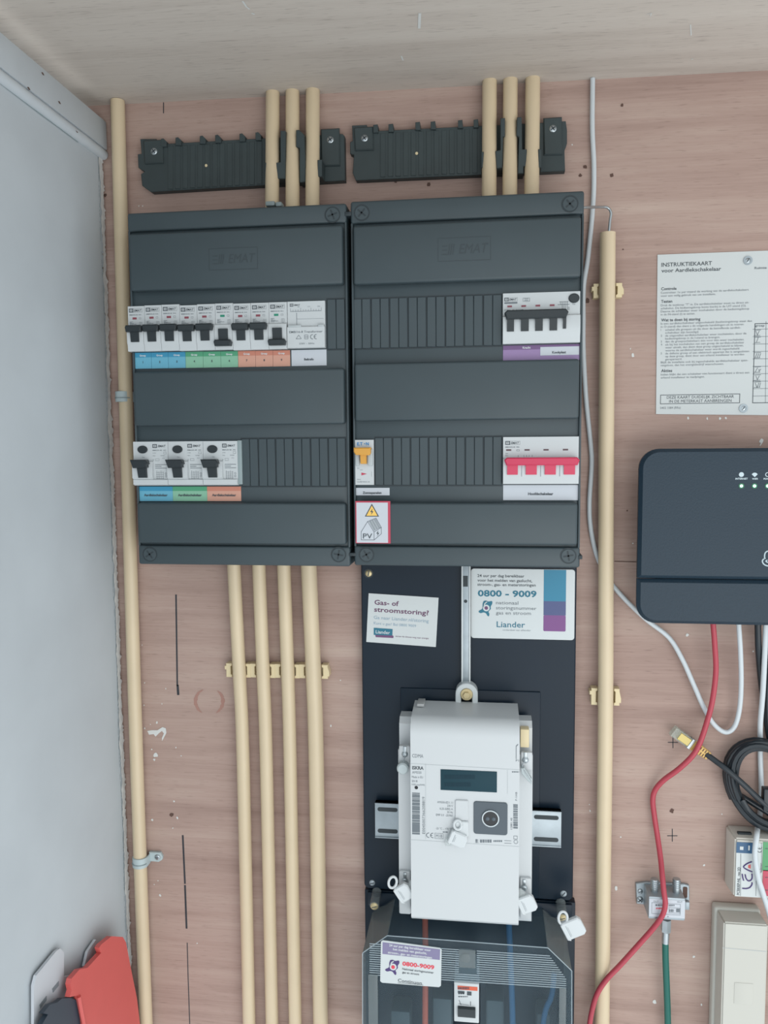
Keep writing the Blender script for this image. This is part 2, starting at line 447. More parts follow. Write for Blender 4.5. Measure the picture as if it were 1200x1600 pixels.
# painted battens under the board on the left wall
t0 = L(161, 190, 0.006, XL); t1 = L(163, 236, 0.006, XL)
zt, zb_ = t0.z, t1.z
tr = struct('trim_1', MB().box((XL, -0.004, zt - 0.0285), (XL + 0.0065, -0.95, ZTOP), 0.0008), 'painted_wood')
tr2 = struct('trim_2', MB().prism_x([(0.004, 0)] * 3, 0, 0) if False else MB().tube([(XL + 0.001, -0.003, zt - 0.0335), (XL + 0.001, -0.95, zt - 0.0335)], 0.0058, 14, 0), 'painted_wood')
mb = MB()
for px, py in ((93, 160), (45, 138), (67, 115), (120, 205)):
    p = L(px, py, 0.0067, XL)
    mb.add([(p.x, p.y - 0.003, p.z), (p.x, p.y, p.z + 0.0012), (p.x, p.y + 0.003, p.z - 0.0005), (p.x, p.y, p.z - 0.0014)], [(0, 1, 2, 3)])
part('paint_chip', mb, 'hole', tr)

# marks on the back board
def mark(name, pts, wpx, m='pencil', d=0.0003):
    mb = MB()
    for a, b_ in zip(pts[:-1], pts[1:]): mb.line(xz(a[0], a[1], d), xz(b_[0], b_[1], d), wpx * S(0), d)
    return part(name, mb, m, wb)
mark('pencil_mark', [(275, 929), (277, 1072)], 2.6); mark('pencil_mark', [(277.5, 1070), (278.5, 1086)], 4)
mark('pencil_mark', [(285.5, 1305), (289, 1381)], 3); mark('pencil_mark', [(289, 1383), (291.5, 1451)], 3.2)
mark('pencil_mark', [(292.5, 1473), (294, 1530), (296.5, 1602)], 1.5)
for cx, cy in ((1051.5, 1160), (1050.5, 1306)):
    mark('cross_mark', [(cx, cy - 11), (cx, cy + 9)], 1.2); mark('cross_mark', [(cx - 8, cy), (cx + 8, cy)], 1.2)
mark('pencil_mark', [(255.5, 160), (255.5, 177)], 1.5)
mark('board_joint', [(960, 877), (997, 878)], 1.2, 'hole')
def blob(name, cx, cy, r, m, k=9, sx=1.0, d=0.0004, par=None):
    pts = []
    for i in range(k):
        a = 2 * math.pi * i / k; q = r * random.uniform(0.65, 1.2)
        pts.append(xz(cx + q * sx * math.cos(a), cy + q * math.sin(a), d))
    return part(name, MB().flat(pts, d), m, par or wb)
for cx, cy, r in ((1050, 1267, 4), (914.5, 260.5, 4), (906.5, 274, 3.6), (956, 274, 4.2), (618, 284, 2.5), (670, 288, 4), (268, 1273, 4), (973.5, 389.5, 1.6), (972, 164, 3), (917, 470, 5), (980, 798, 2), (164, 305, 3.5), (1198, 1014, 2)):
    blob('nail_hole', cx, cy, r * 0.85, 'hole', 12)
for cx, cy, r in ((989, 555, 4.5), (985, 545, 2), (1075, 653, 3.5), (1105, 654, 3), (1125, 654, 3.5), (1134, 653, 3), (894, 226, 2.5), (1074, 992, 3.5), (1023, 1565, 5), (1096, 1570, 3), (1084, 1495, 3), (963, 1388, 5),
                  (922, 1267, 3), (921, 1257, 1.5), (989, 849, 2), (1177, 1018, 2), (243, 1180, 5), (241, 1187, 3), (245, 1129, 3), (225, 1102, 2), (253, 1100, 1.6), (226, 1138, 2), (237, 1171, 2), (272, 1252, 2), (277, 1278, 3),
                  (238, 1281, 3), (270, 1294, 1.6), (247, 1376, 1.6), (241, 1382, 1.5), (250, 1399, 3), (259, 1076, 2), (308, 1474, 1.8), (532, 1063, 1.5), (517, 1134, 2.5), (235, 1132, 1.3), (217, 322, 1.8), (223, 322, 1.8), (1128, 1272, 2), (970, 1308, 2),
                  (1100, 1352, 2.5), (275, 1168, 1.8), (283, 1181, 1.6), (226, 1067, 1.5), (222, 1008, 1.5)):
    blob('paint_fleck', cx, cy, r * 0.72, 'splash', 9, random.uniform(0.5, 1.1))
mb = MB().flat(pxs([(230, 1142), (237, 1141), (246, 1141), (254, 1136), (259, 1138), (260, 1145), (256, 1153), (253, 1158), (253, 1153), (256, 1146), (253, 1142), (248, 1146), (243, 1151), (240, 1147), (233, 1148)], 0.0004), 0.0004)
part('paint_splash', mb, 'splash', wb)
part('paint_splash', MB().flat(pxs([(1187, 688), (1190, 685), (1193, 687), (1192, 691), (1188, 697), (1187, 696), (1189, 692), (1186, 691)], 0.0004), 0.0004), 'splash', wb)
# faint ring left by a cup
mb = MB()
for a0, a1 in ((-55, 62), (120, 245)):
    inn, outr = [], []
    for k in range(25):
        f_ = k / 24; a = math.radians(a0 + (a1 - a0) * f_); w_ = 2.6 * math.sin(math.pi * f_) ** 0.7 * random.uniform(0.75, 1.2) + 0.2
        rr_ = 21.5 + random.uniform(-0.5, 0.5)
        inn.append(xz(327 + (rr_ - w_) * math.cos(a), 1096 + (rr_ - w_) * 0.95 * math.sin(a), 0.0003)); outr.append(xz(327 + (rr_ + w_) * math.cos(a), 1096 + (rr_ + w_) * 0.95 * math.sin(a), 0.0003))
    mb.flat(inn + outr[::-1], 0.0003)
part('ring_stain', mb, 'ring_stain', wb)
# scratches on the ceiling board
def ceil_mark(pts, wd):
    mb = MB(); q = []
    for px, py in pts:
        r = RM @ Vector(((px - 600) / F, (py - 800) / F, 1.0))
        t = (c0.z - slope * c0.x) / (r.z - slope * r.x) ; q.append(Vector((r.x * t, -D + r.y * t, r.z * t - 0.0003)))
    for a, b_ in zip(q[:-1], q[1:]):
        n_ = Vector((-(b_ - a).y, (b_ - a).x, 0)).normalized() * wd
        mb.add([a - n_, b_ - n_, b_ + n_, a + n_], [(0, 1, 2, 3)])
    part('scratch', mb, 'splash', ce)
for pts, wd in (([(379, 1), (385, 10), (390, 14)], 0.0008), ([(393, 20), (398, 22)], 0.0009), ([(656, 20), (655, 44)], 0.0013), ([(627, 87), (630, 94)], 0.0008), ([(1011, 22), (1018, 20), (1016, 25)], 0.0004), ([(1079, 38), (1080, 55)], 0.0006), ([(1080, 92), (1083, 92)], 0.001)):
    ceil_mark(pts, wd)

# ------------------------------------------------------------------ conduit pipes
def pipe(path, r, label, group, d=0.012):
    pts = []
    for p in path:
        dd = p[2] if len(p) > 2 else d
        pts.append(W(p[0], p[1], dd))
    mb = MB().tube(pts, r, 24, 5 if len(pts) > 2 else 0)
    return single('conduit_pipe', mb, 'conduit', label, 'pipe', group)
def at_ceiling(px, py, d):
    v = W(px, py, d); v.z = ceil_z(v.x) - 0.0005
    return v
def pipe_w(pts, r, label, group):
    return single('conduit_pipe', MB().tube(pts, r, 24, 5 if len(pts) > 2 else 0), 'conduit', label, 'pipe', group)
dp = 0.0105
pipe_w([at_ceiling(184, 165, dp), W(197, 640, dp), W(210, 1080, dp), W(221, 1400, dp), W(228.5, 1602, dp), W(232, 1680, dp)], 0.0079, 'long cream conduit pipe running down the corner beside the left wall', 'long conduits')
for i, (xa_, xb_) in enumerate(((426.3, 425.2), (457.3, 457.2), (489, 488.2))):
    pipe_w([at_ceiling(xa_, 152, 0.0095), W(xb_, 330, 0.030)], 0.0076,
           'short cream conduit above the left distribution box, %s of three' % ('leftmost', 'middle', 'rightmost')[i], 'conduits above the left box')
for i, (xa_, xb_) in enumerate(((765, 764.2), (797.5, 796.5), (832.5, 830.5))):
    pipe_w([at_ceiling(xa_, 132, 0.0095), W(xb_, 320, 0.030)], 0.0077,
           'short cream conduit above the right distribution box, %s of three' % ('leftmost', 'middle', 'rightmost')[i], 'conduits above the right box')
for i, (a_, b_, c_, e_, r_) in enumerate(((365.7, 373.8, 379.7, 389.3, 0.0077), (404.7, 411, 416, 425, 0.0077), (443.7, 449.5, 453.2, 461.3, 0.0077), (482.7, 489.6, 494, 501, 0.0090))):
    pipe([(a_ - 1, 840, 0.016), (a_, 888, 0.016), (b_, 1048, 0.014), (c_, 1180, 0.0125), (e_, 1600, 0.011), (e_ + 2, 1680, 0.011)], r_,
         'cream conduit below the left distribution box, %s of four' % ('first from the left', 'second from the left', 'third from the left', 'thicker rightmost')[i], 'conduits below the left box')
pipe([(949.5, 364), (947.2, 700), (946.3, 1080), (943.2, 1350), (940.8, 1602), (940, 1680)], 0.0082, 'long cream conduit pipe to the right of the distribution boxes, open at its top', 'long conduits', d=0.0148)
# bare earth wire that leaves the right box and drops into that pipe
single('bare_wire', MB().tube([W(906, 324.5, 0.05), W(917, 324, 0.042), W(938, 323.5, 0.02), W(949, 324.5, 0.013), W(954.5, 332, 0.012), W(953, 346, 0.012), W(950.5, 372, 0.012)], 0.0014, 10, 6), 'steel',
       'bare bent metal wire from the right box into the pipe top', 'wire')

# cream click clips
def click_clip(x0, x1, y0, y1, xp, rp, label, group, left_tooth=False, right_tooth=False):
    t = thing('pipe_clip', label, 'pipe clip', W((x0 + x1) / 2, y1, 0), group)
    dd = 0.0105
    a = W(x0, y1, dd); b_ = W(x1, y0, dd)
    zl, zh = a.z, b_.z; xl, xr = a.x, b_.x; xc = W(xp, (y0 + y1) / 2, dd).x
    h = zh - zl
    part('clip_base', MB().box((xl + 0.0015, 0, zl + 0.0015), (xr - 0.0015, -0.0035, zh - 0.0015), 0.0004), 'clip_cream', t)
    for s_ in (-1, 1):
        e0 = xc + s_ * (rp + 0.0006); e1 = xl if s_ < 0 else xr
        if abs(e1 - e0) < 0.002: continue
        sx = 1 if e1 > e0 else -1; tk = min(0.0016, abs(e1 - e0) * 0.25)
        pts = [(e0, zl), (e0, zl + 0.0026), (e0 + sx * tk, zl + 0.0036), (e0 + sx * tk, zh - 0.0036), (e0, zh - 0.0026), (e0, zh), (e1, zh)]
        if (s_ < 0 and left_tooth) or (s_ > 0 and right_tooth):
            pts += [(e1, zh - 0.003), (e1 + sx * 0.0018, zh - 0.003 if s_ < 0 else zl + 0.008), (e1 + sx * 0.0018, zh - 0.0075 if s_ < 0 else zl + 0.003), (e1, zh - 0.0075 if s_ < 0 else zl + 0.003)]
        pts += [(e1, zl)]
        part('clip_jaw', MB().prism(pts, 0.0115, 0.0005, 0.0004), 'clip_cream', t)
for i, (x0, x1, xp, r_) in enumerate(((354, 391.5, 373.5, 0.0077), (391.5, 430, 411, 0.0077), (430, 468, 449.5, 0.0077), (468, 512, 490, 0.009))):
    click_clip(x0, x1, 1037 + i * 0.6, 1057.5 + i * 0.6, xp, r_, 'cream toothed click clip holding the %s of four pipes below the left box' % ('first', 'second', 'third', 'fourth')[i], 'clips on the four pipes', i == 0, i == 3)
click_clip(927, 972, 442, 466, 948.8, 0.0082, 'cream click clip on the right long pipe, level with the breakers', 'clips on the right pipe', True, True)
click_clip(923.5, 968, 1076, 1101, 946.2, 0.0082, 'cream click clip on the right long pipe, level with the meter top', 'clips on the right pipe', True, True)
# pale saddle clips on the left pipe
def saddle(px, py, lug, label):
    c = W(px, py, dp); t = thing('saddle_clip', label, 'pipe clip', (c.x, 0, c.z - 0.006), 'saddle clips on the left pipe')
    mb = MB(); vv, ff = [], []; seg = 20
    for i in range(seg + 1):
        a = -math.pi * 0.5 + (math.pi * 1.0) * i / seg + math.pi * 0.0
        for rr, zz in ((0.0081, -0.0062), (0.0094, -0.0058), (0.0094, 0.0058), (0.0081, 0.0062)):
            vv.append((c.x + rr * math.sin(a), -dp - rr * math.cos(a), c.z + zz))
    for i in range(seg):
        for k in range(4): ff.append((4 * i + k, 4 * i + (k + 1) % 4, 4 * i + 4 + (k + 1) % 4, 4 * i + 4 + k))
    part('band', mb.add(vv, ff), 'clip_white', t)
    part('leg', MB().box((c.x + 0.0079, -0.0002, c.z - 0.0058), (c.x + 0.0094, -dp - 0.0005, c.z + 0.0058), 0.0003), 'clip_white', t)
    part('rib', MB().tube([(c.x + 0.0095 * math.sin(a), -dp - 0.0095 * math.cos(a), c.z - 0.0015) for a in [(-1.2 + 2.4 * i / 14) for i in range(15)]], 0.0007, 6, 0), 'spacer_grey', t)
    if lug:
        x0 = c.x + 0.008
        zc = c.z + 0.002
        part('lug', MB().prism([(x0, zc - 0.0055), (x0 + 0.012, zc - 0.006), (x0 + 0.0165, zc - 0.003), (x0 + 0.0172, zc + 0.001), (x0 + 0.0145, zc + 0.006), (x0, zc + 0.006)], 0.004, 0.0002, 0.0006), 'clip_white', t)
        sc = part('screw', MB().dome((x0 + 0.0108, zc + 0.0002), 0.0036, 0.004, 0.0016), 'steel', t)
        part('screw_slot', MB().box((x0 + 0.0106 - 0.0022, -0.0052, zc - 0.0002), (x0 + 0.0106 + 0.0026, -0.0057, zc + 0.0006)), 'print_dark', sc)
    else:
        part('lug', MB().box((c.x + 0.008, -0.0002, c.z - 0.005), (c.x + 0.012, -0.004, c.z + 0.005), 0.0005), 'clip_white', t)
saddle(193.5, 620, False, 'pale plastic saddle clip on the left corner pipe beside the left box')
saddle(219.5, 1345, True, 'pale plastic saddle clip with screwed lug low on the left corner pipe')

# ------------------------------------------------------------------ black pipe holder strips
def screw(parent, px, py, d, r_px, m='steel', slot=20, h=0.0014, name='screw', cross=False):
    c = xz(px, py, d); r = r_px * S(d)
    s_ = part(name, MB().dome(c, r, d - 0.0002, h), m, parent)
    mb = MB()
    for a in ((slot, slot + 90) if cross else (slot,)):
        ca, sa = math.cos(math.radians(a)) * r * 0.72, math.sin(math.radians(a)) * r * 0.72
        n_ = Vector((-sa, ca)).normalized() * r * 0.14
        mb.prism([(c[0] - ca - n_.x, c[1] - sa - n_.y), (c[0] + ca - n_.x, c[1] + sa - n_.y), (c[0] + ca + n_.x, c[1] + sa + n_.y), (c[0] - ca + n_.x, c[1] - sa + n_.y)], d + h + 0.00005, d + h * 0.6)
    part('screw_slot', mb, 'print_dark', s_)
    return s_
def holder(label, outline, ribs, tabs, clips, screws, fleck, loc):
    t = thing('pipe_holder_strip', label, 'mounting strip', loc, 'black holder strips')
    part('back_plate', MB().prism(pxs(outline, 0.010), 0.010, 0.0004, 0.0005), 'black_plastic', t)
    for poly in ribs: part('rib', MB().prism(pxs(poly, 0.0107), 0.0107, 0.0095, 0.0003), 'black_plastic', t)
    for poly in tabs: part('finger', MB().prism(pxs(poly, 0.013), 0.013, 0.0004, 0.0004), 'black_plastic', t)
    for poly in clips: part('pipe_jaw', MB().prism(pxs(poly, 0.0275), 0.0275, 0.0095, 0.0006), 'black_plastic', t)
    for (sx, sy) in screws: screw(t, sx, sy, 0.0125, 5.6, cross=True, slot=35)
    for poly in (outline_lug(screws[0], -1), outline_lug(screws[1], 1)):
        part('end_lug', MB().prism(pxs(poly, 0.0125), 0.0125, 0.0095, 0.0012), 'black_plastic', t)
    part('paint_fleck', MB().disc(xz(*fleck, 0.0112), 0.0016, 0.0112, 0.0105, 8), 'clip_cream', t)
def outline_lug(s_, k):
    x, y = s_
    return [(x - 15, y - 17), (x + 14, y - 19), (x + 15, y + 40), (x - 14, y + 41)] if k > 0 else [(x - 17, y - 17), (x + 13, y - 19), (x + 14, y + 18), (x - 15, y + 19)]
def lerp(x, x0, y0, x1, y1): return y0 + (y1 - y0) * (x - x0) / (x1 - x0)
tl = lambda x: lerp(x, 250, 225, 535, 209); bl = lambda x: lerp(x, 236, 300, 539, 283)
ribs = []
for k in range(13):
    x = 262 + k * 11.6
    ribs.append([(x, tl(x) + 4), (x + 8, tl(x) + 4), (x + 8, bl(x) - 3), (x, bl(x) - 3)])
tabs = [[(x, y), (x + 4, y - 1), (x + 9, y + 4), (x + 9, y + 12), (x, y + 12)] for x, y in ((251, 217), (274, 215), (312, 212.5), (336, 211), (374, 209), (399, 207))]
clips = [[(438, 204), (446, 204), (446, 279), (432, 279), (431, 254), (438, 253)], [(462.5, 203), (467, 202.5), (475, 210), (477, 250), (477, 284), (468, 285), (468, 231), (462.5, 229)], [(496, 250), (503, 249), (503, 276), (496, 276)], [(413.5, 254), (417, 254), (417, 280), (413.5, 280)]]
holder('black ribbed pipe holder strip above the left distribution box',
       [(219, 217), (244, 217), (251, 225), (535, 209), (538, 212), (539, 282), (236, 300), (222, 290), (220, 272), (226, 268), (216, 262), (215, 241), (221, 240)], ribs, tabs, clips,
       ((240.5, 236.5), (516, 218.5)), (322, 258.5), W(378, 300, 0))
tl = lambda x: lerp(x, 575, 205, 880, 190); bl = lambda x: lerp(x, 555, 281, 884, 267)
ribs = []
for k in range(13):
    x = 594 + k * 12.0
    ribs.append([(x, tl(x) + 4), (x + 8, tl(x) + 4), (x + 8, bl(x) - 3), (x, bl(x) - 3)])
tabs = [[(x, y), (x + 7, y - 1), (x + 8, y + 12), (x, y + 12)] for x, y in ((583, 195), (607, 194), (649, 191), (673, 190), (715.5, 188), (740, 187))]
clips = [[(782, 184.5), (789, 184), (789, 212), (786, 213), (785, 262), (776, 263), (774, 236), (782, 234)], [(808, 183), (815, 182.5), (816, 233), (823, 233), (823, 259), (818, 260), (818, 271), (809, 271), (811, 214), (807, 211)], [(841, 233), (846, 233), (846, 262), (841, 262)], [(752, 237), (756, 237), (756, 262), (752, 262)]]
holder('black ribbed pipe holder strip above the right distribution box',
       [(550, 196), (573, 195), (577, 205), (858, 191), (884, 189), (886, 203), (886, 224), (882, 234), (883, 267), (556, 282), (551, 270), (553, 242), (547, 240), (547, 222), (551, 220)], ribs, tabs, clips,
       ((569.5, 216), (864, 201)), (651, 239.5), W(716, 282, 0))

# ------------------------------------------------------------------ distribution boxes
def z_at(px, py, d): return W(px, py, d).z
BF, BL, BP = 0.074, 0.078, 0.084       # recessed front, lips, raised panels
def dist_box(label, corners, xm, panels, rows, screws, logo, links):
    tlc, trc, blc, brc = [W(*c, BL) for c in corners]
    x0 = (tlc.x + blc.x) / 2; x1 = (trc.x + brc.x) / 2; z1 = (tlc.z + trc.z) / 2; z0 = (blc.z + brc.z) / 2
    t = thing('distribution_box', label, 'fuse box', ((x0 + x1) / 2, 0, z0), 'distribution boxes')
    part('housing', MB().box((x0 + 0.001, -0.0005, z0 + 0.001), (x1 - 0.001, -BF, z1 - 0.001), 0.002), 'box_grey', t)
    p1t, p3b = panels[0][0], panels[-1][1]
    zt_ = z_at(xm, p1t - 3, BL); zb2 = z_at(xm, p3b + 3, BL)
    part('top_lip', MB().box((x0, -0.03, zt_), (x1, -BL, z1), 0.0025, 3), 'box_grey', t)
    part('bottom_lip', MB().box((x0, -0.03, z0), (x1, -BL, zb2), 0.0025, 3), 'box_grey', t)
    for s_ in (0, 1):
        xx = x0 if s_ == 0 else x1
        part('side_flange', MB().box((xx, -0.03, zb2 - 0.001), (xx + (0.0022 if s_ == 0 else -0.0022), -BL + 0.001, zt_ + 0.001), 0.0007), 'box_grey', t)
    pan = []
    for (a, b_) in panels:
        pan.append(part('raised_panel', MB().box((x0 + 0.0032, -BF + 0.002, z_at(xm, b_, BP)), (x1 - 0.0032, -BP, z_at(xm, a, BP)), 0.0028, 3), 'box_grey', t))
    for (xs0, xs1, yt0, yb0, n_) in rows:
        xa_ = W(xs0, (yt0 + yb0) / 2, BF).x; xb_ = W(xs1, (yt0 + yb0) / 2, BF).x
        xmid = (xs0 + xs1) / 2
        za, zb3 = z_at(xmid, yb0, BF), z_at(xmid, yt0, BF)
        part('slat_gap_shade', MB().rect(xa_ - 0.0004, xb_ + 0.0004, za - 0.0006, zb3 + 0.0006, BF + 0.0002), 'box_dark', t)  # dark sheet paints the shade in the gaps between the slats
        pw = (xb_ - xa_) / n_
        for k in range(n_):
            g0 = 0.0006 if k % 2 == 0 else 0.0002; g1 = 0.0002 if k % 2 == 0 else 0.0006
            part('blanking_slat', MB().box((xa_ + k * pw + g0, -BF, za + 0.0008), (xa_ + (k + 1) * pw - g1, -BF - 0.0014, zb3 - 0.0008), 0.0004, 1), 'box_grey', t)
    for (sx, sy, rot) in screws:
        c = xz(sx, sy, BL); r = 12.5 * S(BL)
        s_ = part('corner_screw', MB().disc(c, r * 0.86, BL + 0.0006, BL - 0.002, 24, bev=0.0004), 'box_grey', t)
        part('screw_ring', MB().ring(c, r, r * 0.86, BL + 0.0003, BL - 0.001), 'box_dark', s_)
        mb = MB()
        for a in (rot, rot + 90):
            ca, sa = math.cos(math.radians(a)) * r * 0.62, math.sin(math.radians(a)) * r * 0.62
            mb.line((c[0] - ca, c[1] - sa), (c[0] + ca, c[1] + sa), 0.0016, BL + 0.0008)
        part('screw_cross', mb, 'box_dark', s_)
    lx0, ly0, lx1, ly1 = logo
    a = W(lx0, ly0, BP); b_ = W(lx1, ly1, BP); cz = (a.z + b_.z) / 2; hz = abs(a.z - b_.z) / 2
    fx0, fx1, fz0, fz1 = a.x, b_.x, cz - hz, cz + hz
    lp = part('logo_frame', MB().frame(fx0, fx1, fz0, fz1, 0.0005, BP + 0.0002), 'box_emboss', pan[0])
    lw = fx1 - fx0
    mb = MB()
    for k in range(3):
        mb.line((fx0 + lw * (0.2 + 0.04 * k), cz - hz * 0.45), (fx0 + lw * (0.23 + 0.04 * k), cz + hz * 0.45), 0.0009, BP + 0.00025)
        mb.line((fx0 + lw * 0.08, cz + hz * (-0.4 + 0.35 * k)), (fx0 + lw * 0.18, cz + hz * (-0.4 + 0.35 * k)), 0.0008, BP + 0.00025)
    mb.text('EMAT', fx0 + lw * 0.40, cz - hz * 0.38, hz * 0.85, BP + 0.00025, width=lw * 0.52, italic=True)
    part('logo_lettering', mb, 'box_emboss', pan[0])
    for (a_, b2, c_, d_) in links:
        part('coupling', MB().box(W(a_, b2, BL), W(c_, d_, BL) + Vector((0, 0.03, 0)), 0.0004), 'box_dark', t)
    return t, x0, x1, z0, z1
LB = dist_box('dark grey distribution box on the left, with nine breakers in its upper row', ((199, 333), (539, 317), (216, 883), (549, 884)), 370,
              ((358, 449), (578, 664), (786, 850)), ((511, 540, 466.5, 546.5, 2), (377.5, 541, 684, 760.5, 12)),
              ((519.5, 335.5, 20), (234, 866, 35), (529, 866.5, 80)), (326, 388.5, 403, 420), ((538, 331, 549, 337), (545, 864, 556, 869)))
RB = dist_box('dark grey distribution box on the right, with the purple label and red main switch', ((546, 315), (911, 297), (555, 883), (908, 888)), 730,
              ((345, 438.5), (564, 656), (786, 851)), ((551.5, 784.5, 463, 543.5, 16), (585.5, 784.5, 682, 759, 14)),
              ((565, 332.5, 50), (890.5, 318.5, 40), (572.5, 866.5, 30), (888, 868.5, 10)), (684, 372, 767, 406), ((903, 868, 910, 874),))
single('cable_gland_tab', MB().box(W(414, 314, 0.05), W(429, 321, 0.05) + Vector((0, 0.012, 0)), 0.0015).box(W(430, 315, 0.05), W(440, 322, 0.05) + Vector((0, 0.012, 0)), 0.0015), 'spacer_grey',
       'small pale tab poking out on top of the left distribution box', 'tab')

# ------------------------------------------------------------------ devices in the boxes
DF = 0.0775      # flat front of the devices
class Dev:
    def __init__(s, x0, x1, yt, yb, name, label, cat, group=None, xm=None):
        xm = xm or (x0 + x1) / 2; ym = (yt + yb) / 2
        s.X0 = W(x0, ym, DF).x; s.X1 = W(x1, ym, DF).x; s.Z1 = W(xm, yt, DF).z; s.Z0 = W(xm, yb, DF).z
        s.t = thing(name, label, cat, ((s.X0 + s.X1) / 2, -BF + 0.0, s.Z0), group)
    def x(s, u): return s.X0 + u * (s.X1 - s.X0)
    def z(s, v): return s.Z1 + v * (s.Z0 - s.Z1)
    def body(s, m='device_white', nose=True, gap=0.00015):
        prof = [(DF - 0.012, s.z(0)), (DF, s.z(0)), (DF, s.z(0.44))]
        if nose: prof += [(DF + 0.0035, s.z(0.47)), (DF + 0.0045, s.z(0.6)), (DF + 0.0042, s.z(0.82)), (DF + 0.003, s.z(0.86)), (DF + 0.0026, s.z(0.985))]
        prof += [(DF + (0.0022 if nose else 0), s.z(1)), (DF - 0.012, s.z(1))]
        return part('body', MB().prism_x(prof, s.X0 + gap, s.X1 - gap), m, s.t)
    def toggle(s, bar, stems, up=True, m='toggle_black', nose=DF + 0.0042):
        """bar: u0, u1, v0, v1;  stems: list of (u0, u1, v0, v1)"""
        mb = MB()
        u0, u1, v0, v1 = bar
        ck = min(0.06, 0.011 / (s.X1 - s.X0) * 0.1 + 0.02); hv = v1 - v0
        mb.prism([(s.x(u0), s.z(v0 + hv * 0.3)), (s.x(u0 + ck), s.z(v0)), (s.x(u1 - ck), s.z(v0)), (s.x(u1), s.z(v0 + hv * 0.35)), (s.x(u1 - ck * 0.8), s.z(v1)), (s.x(u0 + ck * 0.8), s.z(v1))], nose + 0.0055, nose - 0.003, 0.0011)
        for (a, b_, c, e) in stems:
            mb.prism_x([(nose - 0.002, s.z(c)), (nose + 0.0028, s.z(c)), (nose + 0.0014, s.z(e)), (nose - 0.002, s.z(e))], s.x(a), s.x(b_))
        return part('toggle', mb, m, s.t)
    def logo(s, u0, u1, v0, v1, frame=True):
        mb = MB(); d = DF + 0.0002
        w_ = s.x(u1) - s.x(u0); h = s.z(v0) - s.z(v1); xk = s.x(u0) + w_ * 0.32
        mb.frame(s.x(u0), xk, s.z(v1), s.z(v0), h * 0.2, d)
        mb.rect(s.x(u0) + w_ * 0.09, s.x(u0) + w_ * 0.23, s.z(v1) + h * 0.36, s.z(v1) + h * 0.44, d); mb.rect(s.x(u0) + w_ * 0.09, s.x(u0) + w_ * 0.23, s.z(v1) + h * 0.58, s.z(v1) + h * 0.66, d)
        if frame: mb.frame(xk, s.x(u1), s.z(v1), s.z(v0), h * 0.04, d)
        mb.text('EMAT', xk + w_ * 0.06, s.z(v1) + h * 0.22, h * 0.56, d, width=w_ * 0.53, italic=True, bold=0.02)
        return part('logo', mb, 'print_dark', s.t)

ord_ = ('first', 'second', 'third', 'fourth', 'fifth', 'sixth', 'seventh', 'eighth', 'ninth')
edges = (200.5, 226.7, 253.3, 281.2, 308.5, 336.8, 364.8, 392.3, 420.6, 449)
colour = ('blue',) * 3 + ('green',) * 3 + ('orange',) * 3
for i in range(9):
    off = i in (5, 8)
    yt = (478.5, 477, 475.8, 477, 475.2, 474, 474.2, 473.2, 472.2)[i]; yb = (549.5, 549, 548.3, 548.3, 547.5, 546.8, 547.3, 546.6, 545.8)[i]
    dv = Dev(edges[i], edges[i + 1], yt, yb, 'circuit_breaker', 'white circuit breaker, toggle %s, %s flag, %s from the left over %s labels' % ('down' if off else 'up', 'green' if off else 'red', ord_[i], colour[i]), 'circuit breaker', 'circuit breakers in the left box')
    dv.body()
    if off: dv.toggle((0.02, 0.98, 0.80, 0.93), [(0.25, 0.76, 0.56, 0.81)])
    else: dv.toggle((0.0, 0.965, 0.44, 0.585), [(0.26, 0.74, 0.57, 0.80)])
    dv.logo(0.08, 0.86, 0.05, 0.135)
    part('flag', MB().box((dv.x(0.28), -DF + 0.001, dv.z(0.29)), (dv.x(0.52), -DF - 0.0003, dv.z(0.245))), 'flag_green' if off else 'flag_red', dv.t)
    mb = MB()
    mb.text('EMBN32-20  B16', dv.x(0.1), dv.z(0.20), 0.0011, DF + 0.0002, width=(dv.x(0.8) - dv.x(0.1)), bold=0.02)
    mb.frame(dv.x(0.66), dv.x(0.78), dv.z(0.285), dv.z(0.245), 0.0002, DF + 0.0002)
    for k in range(5): mb.rect(dv.x(0.1), dv.x((0.3, 0.22, 0.34, 0.5, 0.3)[k]), dv.z(0.345 + 0.018 * k), dv.z(0.337 + 0.018 * k), DF + 0.0002)
    mb.frame(dv.x(0.68), dv.x(0.84), dv.z(0.43), dv.z(0.35), 0.00022, DF + 0.0002); mb.rect(dv.x(0.75), dv.x(0.765), dv.z(0.43), dv.z(0.36), DF + 0.0002)
    part('small_print', mb, 'print_mid', dv.t)
# bell transformer
dv = Dev(449.3, 508.3, 470.6, 544.5, 'bell_transformer', 'white bell transformer module to the right of the nine breakers', 'transformer')
part('body', MB().prism_x([(DF - 0.012, dv.z(0)), (DF, dv.z(0)), (DF, dv.z(0.52)), (DF + 0.003, dv.z(0.55)), (DF + 0.003, dv.z(0.99)), (DF - 0.012, dv.z(1))], dv.X0 + 0.0002, dv.X1 - 0.0002), 'device_white', dv.t)
mb = MB(); d2 = DF + 0.0032
mb.text('EMBI16-8 Transformer', dv.x(0.06), dv.z(0.675), 0.0022, d2, width=(dv.x(0.94) - dv.x(0.06)), bold=0.01)
ce_mark(mb, dv.x(0.62), dv.z(0.81), 0.0044, d2)
mb.line((dv.x(0.24), dv.z(0.80)), (dv.x(0.38), dv.z(0.80)), 0.0004, d2); mb.line((dv.x(0.24), dv.z(0.80)), (dv.x(0.31), dv.z(0.72)), 0.0004, d2); mb.line((dv.x(0.38), dv.z(0.80)), (dv.x(0.31), dv.z(0.72)), 0.0004, d2)
